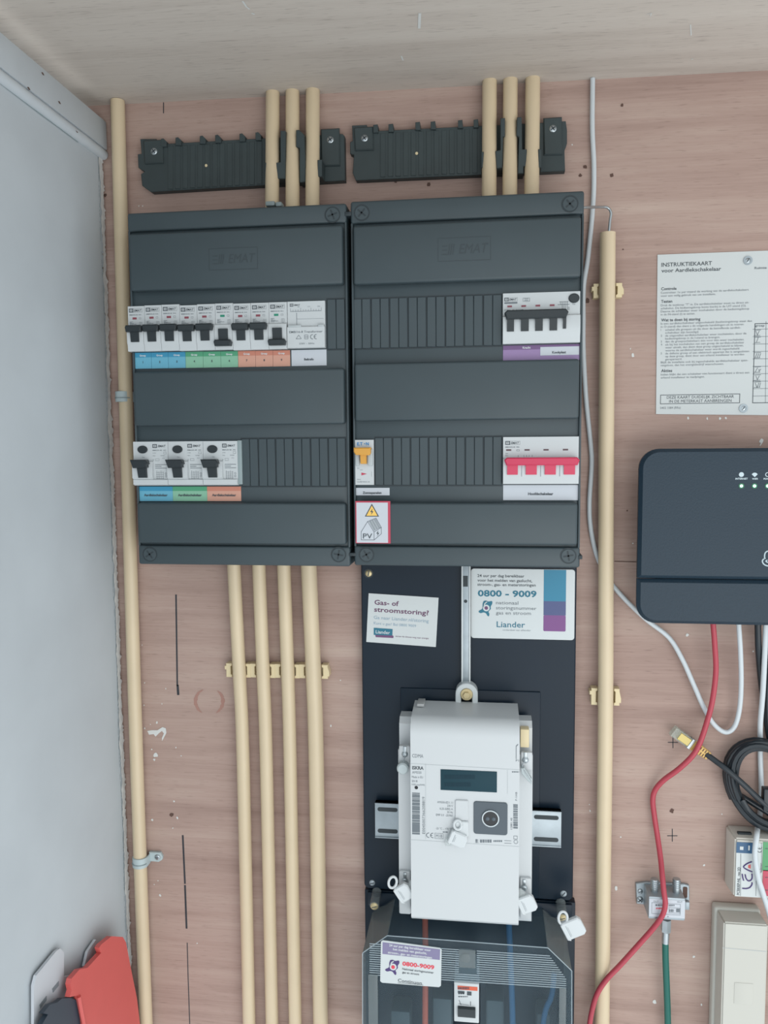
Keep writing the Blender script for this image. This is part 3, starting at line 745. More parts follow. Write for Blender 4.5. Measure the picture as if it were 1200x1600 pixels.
mb.frame(dv.x(0.46), dv.x(0.56), dv.z(0.81), dv.z(0.72), 0.0004, d2); mb.rect(dv.x(0.46), dv.x(0.56), dv.z(0.77), dv.z(0.76), d2)
mb.text('230V ~ 50Hz', dv.x(0.32), dv.z(0.92), 0.0017, d2, width=(dv.x(0.72) - dv.x(0.32)))
part('lettering', mb, 'print_mid', dv.t)
mb = MB()
for k in range(13): mb.rect(dv.x(0.08 + 0.068 * k), dv.x(0.08 + 0.068 * k) + 0.0004, dv.z(0.21), dv.z(0.17 if k % 4 else 0.14), DF + 0.0002)
mb.rect(dv.x(0.08), dv.x(0.9), dv.z(0.215), dv.z(0.205), DF + 0.0002)
mb.text('8V', dv.x(0.28), dv.z(0.13), 0.0014, DF + 0.0002); mb.text('12V', dv.x(0.54), dv.z(0.13), 0.0014, DF + 0.0002); mb.text('24V', dv.x(0.8), dv.z(0.13), 0.0014, DF + 0.0002)
mb.rect(dv.x(0.24), dv.x(0.255), dv.z(0.5), dv.z(0.24), DF + 0.0002); mb.rect(dv.x(0.25), dv.x(0.96), dv.z(0.375), dv.z(0.37), DF + 0.0002)
part('wiring_print', mb, 'print_soft', dv.t)
dv.logo(0.07, 0.36, 0.045, 0.105, False)
for a, b_ in ((0.03, 0.38), (0.82, 0.98)):
    part('terminal_slot', MB().box((dv.x(a), -DF, dv.z(0.555)), (dv.x(b_), -DF - 0.0036, dv.z(0.505)), 0.0005), 'device_shade', dv.t)

# earth leakage switches
for i, (a, b_) in enumerate(((208.8, 263.2), (263.2, 317.8), (317.8, 371.6))):
    dv = Dev(a, b_, 690 - 0.4 * i, 758.5 - 0.2 * i, 'earth_leakage_switch', 'white earth leakage switch with oval test button above the %s Aardlekschakelaar label' % ('blue', 'green', 'orange')[i], 'safety switch', 'earth leakage switches')
    dv.body(nose=False)
    part('toggle_housing', MB().prism_x([(DF - 0.002, dv.z(0.42)), (DF + 0.003, dv.z(0.46)), (DF + 0.0042, dv.z(0.6)), (DF + 0.0042, dv.z(0.82)), (DF + 0.001, dv.z(0.88)), (DF - 0.002, dv.z(0.88))], dv.x(0.0), dv.x(0.58)), 'device_white', dv.t)
    part('nose', MB().prism_x([(DF - 0.002, dv.z(0.84)), (DF + 0.0026, dv.z(0.87)), (DF + 0.0026, dv.z(0.98)), (DF - 0.002, dv.z(0.995))], dv.x(0.0) + 0.0002, dv.x(1.0) - 0.0002), 'device_white', dv.t)
    part('test_button', MB().disc((dv.x(0.275), dv.z(0.18)), 0.0056, DF + 0.0016, DF - 0.001, 28, rz=0.0041, bev=0.0006), 'toggle_black', dv.t)
    mb = MB(); nz = DF + 0.0042
    mb.prism([(dv.x(-0.01), dv.z(0.41)), (dv.x(0.44), dv.z(0.41)), (dv.x(0.51), dv.z(0.50)), (dv.x(0.47), dv.z(0.53)), (dv.x(0.48), dv.z(0.59)), (dv.x(0.07), dv.z(0.60))], nz + 0.005, nz - 0.003, 0.0009)
    mb.prism([(dv.x(0.15), dv.z(0.58)), (dv.x(0.43), dv.z(0.58)), (dv.x(0.44), dv.z(0.82)), (dv.x(0.19), dv.z(0.82))], nz + 0.0022, nz - 0.002, 0.0005)
    part('toggle', mb, 'toggle_black', dv.t)
    dv.logo(0.56, 0.96, 0.06, 0.145, False)
    mb = MB(); d2 = DF + 0.0002
    mb.text('EMA25-40  AC', dv.x(0.56), dv.z(0.21), 0.0011, d2, width=dv.x(0.95) - dv.x(0.56), bold=0.02)
    mb.text('In=40A', dv.x(0.56), dv.z(0.27), 0.0009, d2); mb.text('30mA', dv.x(0.56), dv.z(0.33), 0.0009, d2); mb.text('230/400V', dv.x(0.78), dv.z(0.33), 0.0009, d2)
    mb.text('Test', dv.x(0.25), dv.z(0.365), 0.0012, d2); mb.frame(dv.x(0.87), dv.x(0.95), dv.z(0.285), dv.z(0.235), 0.0002, d2)
    mb.frame(dv.x(0.63), dv.x(0.74), dv.z(0.44), dv.z(0.39), 0.0002, d2); mb.rect(dv.x(0.565), dv.x(0.575), dv.z(0.5), dv.z(0.4), d2)
    mb.text('IP 20', dv.x(0.83), dv.z(0.39), 0.0009, d2)
    for v in (0.52, 0.56, 0.60): mb.rect(dv.x(0.62), dv.x(0.95 if v != 0.56 else 0.8), dv.z(v + 0.012), dv.z(v), d2)
    for k in range(4):
        mb.rect(dv.x(0.66 + 0.06 * k), dv.x(0.66 + 0.06 * k) + 0.00028, dv.z(0.88 - 0.02 * (k % 3)), dv.z(0.66 + 0.02 * (k % 2)), d2)
        mb.rect(dv.x(0.64), dv.x(0.86), dv.z(0.70 + 0.045 * k) - 0.00025, dv.z(0.70 + 0.045 * k), d2)
    mb.ring((dv.x(0.92), dv.z(0.73)), 0.0011, 0.0008, d2, d2 - 0.0001, 12); mb.ring((dv.x(0.92), dv.z(0.79)), 0.0011, 0.0008, d2, d2 - 0.0001, 12)
    part('small_print', mb, 'print_mid', dv.t)
single('filler_strip', MB().box(W(372, 757, DF), W(377, 688, DF) + Vector((0, 0.01, 0)), 0.0005), 'spacer_grey', 'thin grey filler strip right of the third earth leakage switch', 'filler')

# four pole breaker
dv = Dev(785.5, 906.5, 456.8, 536.5, 'four_pole_breaker', 'white four pole breaker with one wide black handle above the purple label', 'circuit breaker')
dv.body()
dv.toggle((0.02, 0.84, 0.36, 0.53), [(0.055, 0.145, 0.5, 0.765), (0.235, 0.335, 0.5, 0.765), (0.42, 0.515, 0.5, 0.765), (0.605, 0.70, 0.5, 0.765), (0.775, 0.815, 0.5, 0.735)])
part('test_button', MB().disc((dv.x(0.918), dv.z(0.135)), 0.0053, DF + 0.0016, DF - 0.001, 28, rz=0.0046, bev=0.0006), 'toggle_black', dv.t)
dv.logo(0.02, 0.19, 0.085, 0.155)
mb = MB()
for u in (0.09, 0.272, 0.455, 0.64): mb.box((dv.x(u - 0.03), -DF + 0.001, dv.z(0.275)), (dv.x(u + 0.03), -DF - 0.0003, dv.z(0.24)))
for k, u in enumerate((0.09, 0.272, 0.455, 0.64)):
    part('flag', MB().box((dv.x(u - 0.03), -DF + 0.001, dv.z(0.275)), (dv.x(u + 0.03), -DF - 0.0003, dv.z(0.24))), 'flag_red', dv.t)
mb = MB(); d2 = DF + 0.0002
mb.rect(dv.x(0.02), dv.x(0.19), dv.z(0.205), dv.z(0.172), d2); mb.frame(dv.x(0.26), dv.x(0.35), dv.z(0.17), dv.z(0.10), 0.0003, d2)
mb.rect(dv.x(0.28), dv.x(0.33), dv.z(0.125), dv.z(0.115), d2); mb.rect(dv.x(0.28), dv.x(0.33), dv.z(0.155), dv.z(0.145), d2)
for k in range(5): mb.rect(dv.x(0.745 + 0.022 * k), dv.x(0.745 + 0.022 * k) + 0.0004, dv.z(0.36 if k else 0.25), dv.z(0.19), d2)
mb.rect(dv.x(0.71), dv.x(0.86), dv.z(0.255), dv.z(0.245), d2); mb.rect(dv.x(0.73), dv.x(0.85), dv.z(0.20), dv.z(0.193), d2)
mb.frame(dv.x(0.845), dv.x(0.86), dv.z(0.36), dv.z(0.30), 0.0003, d2); mb.text('Test', dv.x(0.895), dv.z(0.26), 0.0013, d2)
mb.text('EMBN  4P  In=16A', dv.x(0.02), dv.z(0.335), 0.0010, d2, width=dv.x(0.27) - dv.x(0.02))
part('small_print', mb, 'print_mid', dv.t)

# yellow handled breaker
dv = Dev(554.8, 584.2, 687.3, 757.6, 'yellow_handle_breaker', 'narrow white breaker with an orange handle beside the blanking slats', 'circuit breaker')
dv.body(nose=False)
mb = MB(); nz = DF + 0.003
mb.prism([(dv.x(0.0), dv.z(0.17)), (dv.x(0.88), dv.z(0.17)), (dv.x(0.88), dv.z(0.30)), (dv.x(0.80), dv.z(0.34)), (dv.x(0.10), dv.z(0.33)), (dv.x(0.0), dv.z(0.26))], nz + 0.006, nz - 0.004, 0.001)
mb.prism([(dv.x(0.31), dv.z(0.32)), (dv.x(0.64), dv.z(0.32)), (dv.x(0.64), dv.z(0.53)), (dv.x(0.33), dv.z(0.53))], nz + 0.003, nz - 0.004, 0.0005)
part('toggle', mb, 'handle_orange', dv.t)
part('toggle_frame', MB().box((dv.x(0.05), -DF, dv.z(0.57)), (dv.x(0.24), -DF - 0.0025, dv.z(0.32)), 0.0005).box((dv.x(0.70), -DF, dv.z(0.57)), (dv.x(0.95), -DF - 0.0025, dv.z(0.2)), 0.0005), 'device_shade', dv.t)
part('brand_lettering', MB().text('E.T', dv.x(0.12), dv.z(0.12), 0.0032, DF + 0.0002, bold=0.03, width=0.0058).text('N', dv.x(0.59), dv.z(0.12), 0.0032, DF + 0.0002, bold=0.03, width=0.0030).disc((dv.x(0.52), dv.z(0.086)), 0.0006, DF + 0.0002, DF, 10), 'brand_blue', dv.t)
part('red_pointer', MB().flat([(dv.x(0.33), dv.z(0.725)), (dv.x(0.33), dv.z(0.79)), (dv.x(0.62), dv.z(0.755))], DF + 0.0002), 'sticker_red', dv.t)
mb = MB(); d2 = DF + 0.0002
mb.text('B16', dv.x(0.12), dv.z(0.64), 0.0010, d2); mb.text('PKPM2', dv.x(0.1), dv.z(0.89), 0.0010, d2); mb.text('16/B/003-A', dv.x(0.1), dv.z(0.945), 0.0012, d2, width=dv.x(0.78) - dv.x(0.1)); mb.rect(dv.x(0.26), dv.x(0.4), dv.z(0.67), dv.z(0.664), d2)
mb.rect(dv.x(0.86), dv.x(0.87), dv.z(0.82), dv.z(0.70), d2)
part('small_print', mb, 'print_mid', dv.t)

# main switch
dv = Dev(785.9, 904.3, 682.5, 756, 'main_switch', 'white main switch module with one wide red handle above the Hoofdschakelaar label', 'main switch')
dv.body()
dv.toggle((0.015, 1.0, 0.435, 0.60), [(0.055, 0.195, 0.56, 0.80), (0.30, 0.445, 0.56, 0.80), (0.55, 0.695, 0.56, 0.80), (0.80, 0.945, 0.56, 0.80)], m='handle_red')
mb = MB()
for u in (0.247, 0.497, 0.747): part('pole_seam', MB().rect(dv.x(u) - 0.00025, dv.x(u) + 0.00025, dv.z(0.84), dv.z(0.61), DF + 0.0047), 'print_soft', dv.t)
dv.logo(0.03, 0.225, 0.085, 0.165)
for u in (0.075, 0.32, 0.57, 0.825): part('flag', MB().box((dv.x(u - 0.034), -DF + 0.001, dv.z(0.292)), (dv.x(u + 0.034), -DF - 0.0003, dv.z(0.26))), 'flag_dark', dv.t)
mb = MB(); d2 = DF + 0.0002
mb.text('EMDN32-40  40A', dv.x(0.03), dv.z(0.225), 0.0012, d2, width=dv.x(0.22) - dv.x(0.03), bold=0.02)
mb.frame(dv.x(0.18), dv.x(0.22), dv.z(0.3), dv.z(0.265), 0.0003, d2); mb.text('400V', dv.x(0.03), dv.z(0.36), 0.0010, d2); mb.text('50Hz', dv.x(0.03), dv.z(0.405), 0.0010, d2)
for u in (0.2, 0.275, 0.31, 0.345, 0.385): mb.rect(dv.x(u), dv.x(u) + 0.0004, dv.z(0.42), dv.z(0.385), d2)
part('small_print', mb, 'print_mid', dv.t)

# ------------------------------------------------------------------ label strips under the devices
SD = BF + 0.0006
def label_strip(x0, x1, yt, yb, m, head_m, head, txt, name, label, group, hfrac=0.30, txt_h=0.0018, head_h=0.0016, white=None, ty=0.66):
    xm = (x0 + x1) / 2; ym = (yt + yb) / 2
    X0, X1, Z1, Z0 = W(x0, ym, SD).x, W(x1, ym, SD).x, W(xm, yt, SD).z, W(xm, yb, SD).z
    t = thing(name, label, 'label', ((X0 + X1) / 2, -BF, Z0), group)
    part('paper', MB().box((X0, -BF - 0.0001, Z0), (X1, -SD, Z1)), m, t)
    h = Z1 - Z0
    if head_m:
        part('header_band', MB().rect(X0, X1, Z1 - h * hfrac, Z1, SD + 0.0002), head_m, t)
        if head: part('header_lettering', MB().text(head, X0 + (X1 - X0) * (0.5 if not white else 0.31), Z1 - h * hfrac * 0.8, head_h, SD + 0.0004, align='C', bold=0.03), 'print_white', t)
    if white:
        part('white_patch', MB().rect(X0 + (X1 - X0) * 0.49, X1 - 0.0004, Z0 + h * 0.33, Z1 - h * 0.14, SD + 0.0003), 'label_white', t)
        part('lettering', MB().text(white, X0 + (X1 - X0) * 0.735, Z0 + h * 0.44, txt_h, SD + 0.0005, align='C', bold=0.03), 'print_dark', t)
    elif txt:
        part('lettering', MB().text(txt, (X0 + X1) / 2, Z1 - h * ty, txt_h, SD + 0.0004, align='C', bold=0.03), 'print_dark', t)
lx = (210.5, 236.5, 263, 290, 317.5, 345, 372, 399.3, 426.5, 453.5)
for i in range(9):
    label_strip(lx[i] + 0.2, lx[i + 1] - 0.2, 551 - 0.45 * i, 576 - 0.45 * i, 'label_' + colour[i], 'label_' + colour[i] + '_head', 'Groep', str(i + 1), 'group_label', '%s paper Groep label, %s from the left under the breakers' % (colour[i], ord_[i]), 'group number labels', head_h=0.0019, txt_h=0.0022)
label_strip(455.5, 510.2, 546.5, 571.5, 'label_white', None, None, 'Beltrafo', 'transformer_label', 'white paper label reading Beltrafo under the transformer', None, txt_h=0.0023)
for i, (a, b_, c) in enumerate(((217.3, 270, 'blue'), (270, 323.7, 'green'), (323.7, 376.8, 'orange'))):
    label_strip(a + 0.1, b_ - 0.1, 760.2, 783, 'label_' + c, 'label_' + c + '_head', None, 'Aardlekschakelaar', 'switch_label', '%s paper label reading Aardlekschakelaar' % c, 'earth leakage labels', txt_h=0.0026)
label_strip(786, 905.5, 538.8, 563.8, 'label_purple', 'label_purple_head', 'Kracht', None, 'power_label', 'purple paper label reading Kracht with a white Kookplaat patch', None, hfrac=0.27, white='Kookplaat', txt_h=0.0024, head_h=0.0021)
label_strip(554.3, 608.7, 762.3, 774, 'label_white', None, None, 'Zonnepanelen', 'solar_label', 'narrow white paper label reading Zonnepanelen', None, txt_h=0.0025, ty=0.80)
label_strip(786.2, 904, 757.8, 781.5, 'label_white', None, None, 'Hoofdschakelaar', 'main_switch_label', 'wide white paper label reading Hoofdschakelaar', None, txt_h=0.0027)

# PV warning sticker on the right box
PD = BP + 0.0008
X0, X1 = W(555.5, 815, PD).x, W(610, 815, PD).x; Z1, Z0 = W(583, 783, PD).z, W(583, 849, PD).z
t = thing('solar_warning_sticker', 'white square sticker with red border, yellow lightning triangle and PV house', 'sticker', ((X0 + X1) / 2, -BP, Z0))
part('border', MB().box((X0, -BP - 0.0001, Z0), (X1, -PD, Z1)), 'sticker_red', t)
w_, h_ = X1 - X0, Z1 - Z0
U = lambda u: X0 + u * w_
V = lambda v: Z1 - v * h_
part('white_field', MB().rect(U(0.03), U(0.93), V(0.985), V(0.035), PD + 0.0002), 'label_white', t)
part('triangle_outline', MB().flat([(U(0.27), V(0.365)), (U(0.68), V(0.365)), (U(0.475), V(0.06))], PD + 0.0003), 'print_dark', t)
part('triangle_field', MB().flat([(U(0.315), V(0.345)), (U(0.635), V(0.345)), (U(0.475), V(0.105))], PD + 0.0004), 'sticker_yellow', t)
bolt = lambda cx, cy, s_: [(cx + s_ * a, cy + s_ * b_) for a, b_ in ((0.2, 1), (-0.55, -0.12), (-0.05, -0.08), (-0.25, -1), (0.5, 0.18), (0.02, 0.12))]
part('lightning', MB().flat(bolt(U(0.475), V(0.25), h_ * 0.075), PD + 0.0005), 'print_dark', t)
mb = MB(); lw = 0.00045
house = [(0.16, 0.92), (0.53, 0.92), (0.53, 0.73), (0.35, 0.48), (0.16, 0.73), (0.16, 0.92)]
for a, b_ in zip(house[:-1], house[1:]): mb.line((U(a[0]), V(a[1])), (U(b_[0]), V(b_[1])), lw, PD + 0.0003)
for a, b_ in (((0.53, 0.92), (0.74, 0.77)), ((0.74, 0.77), (0.74, 0.62)), ((0.74, 0.62), (0.53, 0.73)), ((0.74, 0.62), (0.59, 0.40)), ((0.59, 0.40), (0.35, 0.48))): mb.line((U(a[0]), V(a[1])), (U(b_[0]), V(b_[1])), lw, PD + 0.0003)
mb.text('PV', U(0.21), V(0.885), h_ * 0.125, PD + 0.0003, width=w_ * 0.27, bold=0.01)
mb.flat(bolt(U(0.64), V(0.76), h_ * 0.07), PD + 0.0003)
part('house_drawing', mb, 'print_dark', t)
mb = MB().flat([(U(0.385), V(0.48)), (U(0.585), V(0.415)), (U(0.72), V(0.62)), (U(0.53), V(0.70))], PD + 0.00025)
part('panel_drawing', mb, 'print_soft', t)
mb = MB()
P4 = [Vector(p) for p in ((U(0.385), V(0.48)), (U(0.585), V(0.415)), (U(0.72), V(0.62)), (U(0.53), V(0.70)))]
for k in range(1, 8):
    f_ = k / 8; mb.line(P4[0].lerp(P4[3], f_), P4[1].lerp(P4[2], f_), 0.0002, PD + 0.0003)
for f_ in (0.33, 0.66): mb.line(P4[0].lerp(P4[1], f_), P4[3].lerp(P4[2], f_), 0.0003, PD + 0.0003)
part('panel_lines', mb, 'print_white', t)

# ------------------------------------------------------------------ black meter board
MBD = 0.014
def flat_px(mb, pts, d): return mb.flat(pxs(pts, d), d)
t = thing('meter_board', 'black board under the right distribution box that carries the meter', 'board', W(732, 1410, 0))
x0 = (W(563.5, 890, MBD).x + W(570, 1385, MBD).x) / 2; x1 = (W(899, 890, MBD).x + W(897, 1408, MBD).x) / 2
zt_ = W(730, 872, MBD).z; zb2 = W(730, 1398, MBD).z
part('panel', MB().prism(rounded(x0, x1, zb2, zt_, 0.006), MBD, 0.0006, 0.001), 'board_black', t)
part('raised_field', MB().box((W(625, 1100, 0.02).x, -MBD + 0.001, W(730, 1400, 0.02).z), (W(845, 1100, 0.02).x, -0.0160, W(730, 1078, 0.016).z), 0.0012), 'board_black', t)
sc = screw(t, 576, 896, MBD + 0.0004, 5.5, 'brass', 80)
part('screw_recess', MB().ring(xz(576, 896, MBD + 0.0003), 7.5 * S(MBD), 5.4 * S(MBD), MBD + 0.0005, MBD - 0.001), 'box_dark', t)
screw(t, 581.5, 1379.5, MBD + 0.0003, 5, 'zinc', 20); screw(t, 880.5, 1396.5, MBD + 0.0003, 5.4, 'zinc', 50)

# metal strip and hanger above the meter
t = thing('metal_strip', 'narrow galvanised metal strip running down the board to the meter hanger', 'metal strip', W(728, 1075, MBD))
d_ = MBD + 0.0075
xa_, xb_ = W(720.8, 980, d_).x, W(735.2, 980, d_).x
z0_, z1_ = W(728, 1080, d_).z, W(728, 876, d_).z
part('channel', MB().box((xa_, -MBD, z0_), (xb_, -d_ + 0.0015, z1_), 0.0003), 'zinc', t)
for xx, s_ in ((xa_, 1), (xb_, -1)): part('edge', MB().box((xx, -MBD, z0_), (xx + s_ * 0.0018, -d_, z1_), 0.0004), 'gloss_white', t)
part('slot', MB().box(W(723.5, 900, d_) + Vector((0, 0.002, 0)), W(731, 917, d_) + Vector((0, 0.0012, 0))), 'box_dark', t)
part('hole', MB().disc(xz(727.5, 939.5, d_ - 0.0012), 0.0019, d_ - 0.0012, d_ - 0.002, 14), 'box_dark', t)
t = thing('hanger_eye', 'white rounded hanger eye with a brass bolt above the meter', 'hanger', W(728, 1100, 0.02))
dh = 0.030
c = W(729, 1085, dh); r = 17.6 * S(dh); pts = []
for i in range(17):
    a = math.pi * i / 16; pts.append((c.x + r * math.cos(a), c.z + r * math.sin(a)))
pts += [(c.x - r, c.z - 0.016), (c.x - r * 0.5, c.z - 0.016), (c.x - r * 0.5, c.z - 0.005)]
for i in range(9):
    a = math.pi - math.pi * i / 8; pts.append((c.x + r * 0.52 * math.cos(a), c.z + r * 0.52 * math.sin(a)))
pts += [(c.x + r * 0.5, c.z - 0.005), (c.x + r * 0.5, c.z - 0.016), (c.x + r, c.z - 0.016)]
part('eye_plate', MB().prism(pts, dh, 0.016, 0.0008), 'gloss_white', t)
part('washer', MB().disc((c.x, c.z), r * 0.55, dh + 0.001, dh - 0.004, 20, bev=0.0005), 'brass', t)
part('nut', MB().disc((c.x, c.z - 0.0005), r * 0.34, dh + 0.004, dh, 6, bev=0.0005), 'brass', t)

# cap rail behind the meter
t = thing('din_rail', 'slotted metal mounting rail sticking out on both sides behind the meter', 'rail', W(730, 1315, MBD))
dr = 0.026
a = W(585.5, 1256, dr); b_ = W(877.5, 1268, dr); zz1 = (a.z + b_.z) / 2
a2 = W(585.5, 1311, dr); b2 = W(877.5, 1323, dr); zz0 = (a2.z + b2.z) / 2
part('rail_web', MB().box((a.x, -MBD - 0.003, zz0), (b_.x, -dr + 0.0012, zz1), 0.0003), 'zinc', t)
part('rail_lip', MB().box((a.x, -MBD - 0.003, zz1 - 0.0012), (b_.x, -dr, zz1), 0.0003), 'zinc', t)
part('rail_lip', MB().box((a.x, -MBD - 0.003, zz0), (b_.x, -dr, zz0 + 0.0012), 0.0003), 'zinc', t)
hr = zz1 - zz0
for xa_, xb_ in ((a.x + 0.003, a.x + 0.026), (b_.x - 0.030, b_.x - 0.003)):
    for f_ in (0.2, 0.82):
        zc = zz0 + hr * f_
        part('rail_slot', MB().prism(rounded(xa_, xb_, zc - 0.0024, zc + 0.0024, 0.0023), dr - 0.0010, dr - 0.002), 'box_dark', t)

# ------------------------------------------------------------------ smart meter
MF = 0.085
zt_ = W(730, 1098, 0.03).z; zb2 = W(726, 1443.5, MF).z
mx0 = (W(642, 1200, MF).x + W(642, 1437, MF).x) / 2; mx1 = (W(811.5, 1200, MF).x + W(810.5, 1450, MF).x) / 2
t = thing('smart_meter', 'white electronic electricity meter with a dark display under the hanger', 'meter', ((mx0 + mx1) / 2, -0.026, zb2))
WF = 0.062
wx0 = W(623, 1300, WF).x; wx1 = W(831.5, 1300, WF).x
wzt = W(640, 1113, 0.03).z; wzb = W(640, 1427, WF).z
part('base', MB().prism_x([(0.0265, wzb), (WF, wzb), (WF, W(640, 1172, WF).z), (WF - 0.012, W(640, 1172, WF - 0.012).z + 0.003), (WF - 0.012, wzt - 0.006), (WF - 0.018, wzt), (0.0265, wzt)], wx0, wx1), 'meter_white', t)
prof = [(0.0268, zb2), (MF - 0.004, zb2), (MF, zb2 + 0.004)]
rr = 0.017
for i in range(9):
    a = (math.pi / 2) * i / 8; prof.append((MF - rr + rr * math.cos(a), zt_ - 0.002 - rr + rr * math.sin(a)))
prof += [(0.03, zt_), (0.0268, zt_)]
cov = part('front_cover', MB().prism_x(prof, mx0, mx1), 'meter_white', t)
part('top_lug', MB().box((mx0 + 0.004, -0.03, zt_), (mx0 + 0.012, -0.05, zt_ + 0.0035), 0.0008), 'meter_grey', t)
mb = MB()
MFp = MF + 0.0002
for p, q in (((641, 1193), (812, 1203)), ((641, 1312), (812, 1323)), ((665, 1193), (665, 1312)), ((793, 1203), (793, 1240))): mb.line(xz(*p, MFp), xz(*q, MFp), 0.00035, MFp)
part('seam_lines', mb, 'device_shade', cov)
# notched side blocks that carry the corner screws
for (px0, px1, py0, py1) in ((623.5, 641, 1166, 1193), (814, 832, 1176, 1203), (624, 641, 1362, 1428), (812.5, 830, 1373, 1436)):
    a = W(px0, py1, WF + 0.004); b_ = W(px1, py0, WF + 0.004)
    part('side_block', MB().box((a.x, -WF + 0.001, a.z), (b_.x, -WF - 0.004, b_.z), 0.0012), 'meter_white', t)
for (sx, sy) in ((632.5, 1178.5), (821, 1187.5), (632.5, 1376), (819, 1387)):
    dd = WF + 0.0042
    s_ = part('screw', MB().dome(xz(sx, sy, dd), 5.2 * S(dd), dd, 0.0022), 'steel', t)
    a = W(sx - 2.5, sy - 3, dd + 0.001); b_ = W(sx + 2.5, sy - 12, dd + 0.001)
    part('screw_shaft', MB().box((a.x, -dd + 0.001, a.z), (b_.x, -dd - 0.0012, b_.z), 0.0005), 'steel', s_)
part('terminal_block', MB().box(W(813, 1168, WF), W(827, 1140, WF) + Vector((0, 0.012, 0)), 0.001), 'clip_cream', t)
# display
a = W(688.5, 1237.5, MF); b_ = W(776.5, 1204, MF)
lz0 = (W(688.5, 1234, MF).z + W(776.5, 1238, MF).z) / 2; lz1 = (W(688.5, 1202, MF).z + W(776.5, 1205.5, MF).z) / 2
lc = part('display', MB().box((a.x, -MF + 0.001, lz0), (b_.x, -MF - 0.0006, lz1), 0.0002), 'lcd', t)
mb = MB(); smudge(mb, 694, 742, 1217, 6, MF + 0.0008, seed=4); smudge(mb, 694, 736, 1229, 6, MF + 0.0008, seed=9); part('display_text', mb, 'lcd_text', lc)
# optical port
a = W(740, 1302, MF); b_ = W(793, 1254, MF)
op = part('optical_port', MB().prism(rounded(a.x, b_.x, a.z, b_.z, 0.0028), MF + 0.0012, MF - 0.001, 0.0004), 'port_grey', t)
c = xz(766.5, 1278.5, MF + 0.0012)
part('port_ring', MB().ring(c, 13.8 * S(MF), 12 * S(MF), MF + 0.0026, MF), 'steel', op)
part('port_window', MB().disc(c, 12 * S(MF), MF + 0.0018, MF, 24), 'port_black', op)
for s_ in (-1, 1): part('port_eye', MB().dome((c[0] + s_ * 0.0032, c[1] - 0.0005), 0.0022, MF + 0.0018, 0.0008), 'port_grey', op)
# service latch
a = W(711.5, 1304, MF); b_ = W(732, 1250, MF)
part('latch', MB().prism(rounded(a.x, b_.x, W(720, 1281, MF).z, b_.z, 0.0016), MF + 0.002, MF - 0.001, 0.0006), 'meter_white', t)
part('latch_hook', MB().prism(rounded(a.x, b_.x, a.z, W(720, 1281, MF).z, 0.0016), MF + 0.0042, MF - 0.001, 0.0008), 'seal_white', t)
# print
mb = MB(); d2 = MFp
def mt(txt, px, py, cap_px, w_px=None, **k): mb.text(txt, *xz(px, py, d2), cap_px * S(MF), d2, width=(w_px * S(MF) if w_px else None), **k)
mt('CDMA', 644, 1183.5, 6, 18); mt('AM550', 644, 1208.5, 4.2, 15); mt('Made in EU', 643.5, 1215.5, 3.8, 18); mt('2018', 643.5, 1222, 3.8, 9); mt('1000 imp/kWh', 643.5, 1227, 3, 21)
for k, (s_, w_) in enumerate((('AM550-ED1.11', 25), ('230 V', 9), ('0,25-5(80) A', 21), ('50 Hz', 9), ('EMP 5.0  -25/065', 27))): mt(s_, 707.5, 1256 + 5.0 * k, 3.6, w_, align='R')
mt('-25 °C ... +70 °C', 706, 1297, 3.4, 26, align='R'); smudge(mb, 692, 700, 1301, 1.6, d2, seed=7)
ce_mark(mb, *xz(666.3, 1308.5, d2), 7.6 * S(MF), d2); mt('M18', 681, 1308.5, 5.5, 10)
mb.frame(W(679, 1311, d2).x, W(692.5, 1311, d2).x, W(685, 1310.5, d2).z, W(685, 1302, d2).z, 0.0003, d2)
smudge(mb, 750, 768, 1316.5, 4.5, d2, seed=2); smudge(mb, 771, 785, 1315.5, 2.5, d2, seed=3); mt('P1', 806, 1190, 3.6, 5); smudge(mb, 800, 811, 1207, 1.6, d2, seed=5); smudge(mb, 743, 747, 1315.5, 4, d2, seed=6); smudge(mb, 743, 747.5, 1317, 0.8, d2, seed=6)
mb.line(xz(806.5, 1186, d2), xz(806.5, 1166, d2), 0.0006, d2); mb.line(xz(806.5, 1166, d2), xz(809.5, 1163, d2), 0.0009, d2)
mb.frame(W(802.5, 1310, d2).x, W(808.5, 1310, d2).x, W(805, 1311.5, d2).z, W(805, 1306, d2).z, 0.0004, d2); mb.ring(xz(806, 1315.5, d2), 0.0022, 0.0018, d2, d2 - 0.0001, 16)
mb.line(xz(788, 1313.5, d2), xz(799, 1314, d2), 0.0004, d2); mb.line(xz(788, 1317.5, d2), xz(799, 1318, d2), 0.0004, d2)
mb.text('E0045007366208819', *xz(664, 1303, d2), 4.6 * S(MF), d2, width=62 * S(MF), rot=math.pi / 2)
mb.text('12881.40', *xz(800.5, 1296, d2), 3.2 * S(MF), d2, width=19 * S(MF), rot=math.pi / 2); mb.text('P-1AB', *xz(808, 1251, d2), 3 * S(MF), d2, width=14 * S(MF), rot=math.pi / 2)
part('fine_print', mb, 'print_mid', cov)['kind'] = 'stuff'
mb = MB(); mt('ISKRA', 644, 1202, 5.6, 18.5, bold=0.03); part('brand_lettering', mb, 'print_dark', cov)
part('pulse_led', MB().disc(xz(650.5, 1230.5, MF), 2.8 * S(MF), MF + 0.0003, MF - 0.001, 16), 'port_black', cov)
rnd = random.Random(3)
def barcode(px0, px1, py0, py1, n_):
    mb = MB(); y = py0
    while y < py1:
        h = rnd.choice((0.7, 1.1, 1.8, 2.4)); p = W(px0, min(y + h, py1), d2); q = W(px1, y, d2)
        mb.rect(p.x, q.x, p.z, q.z, d2); y += h + rnd.choice((0.6, 0.9, 1.4))
    part('barcode', mb, 'print_mid', cov)
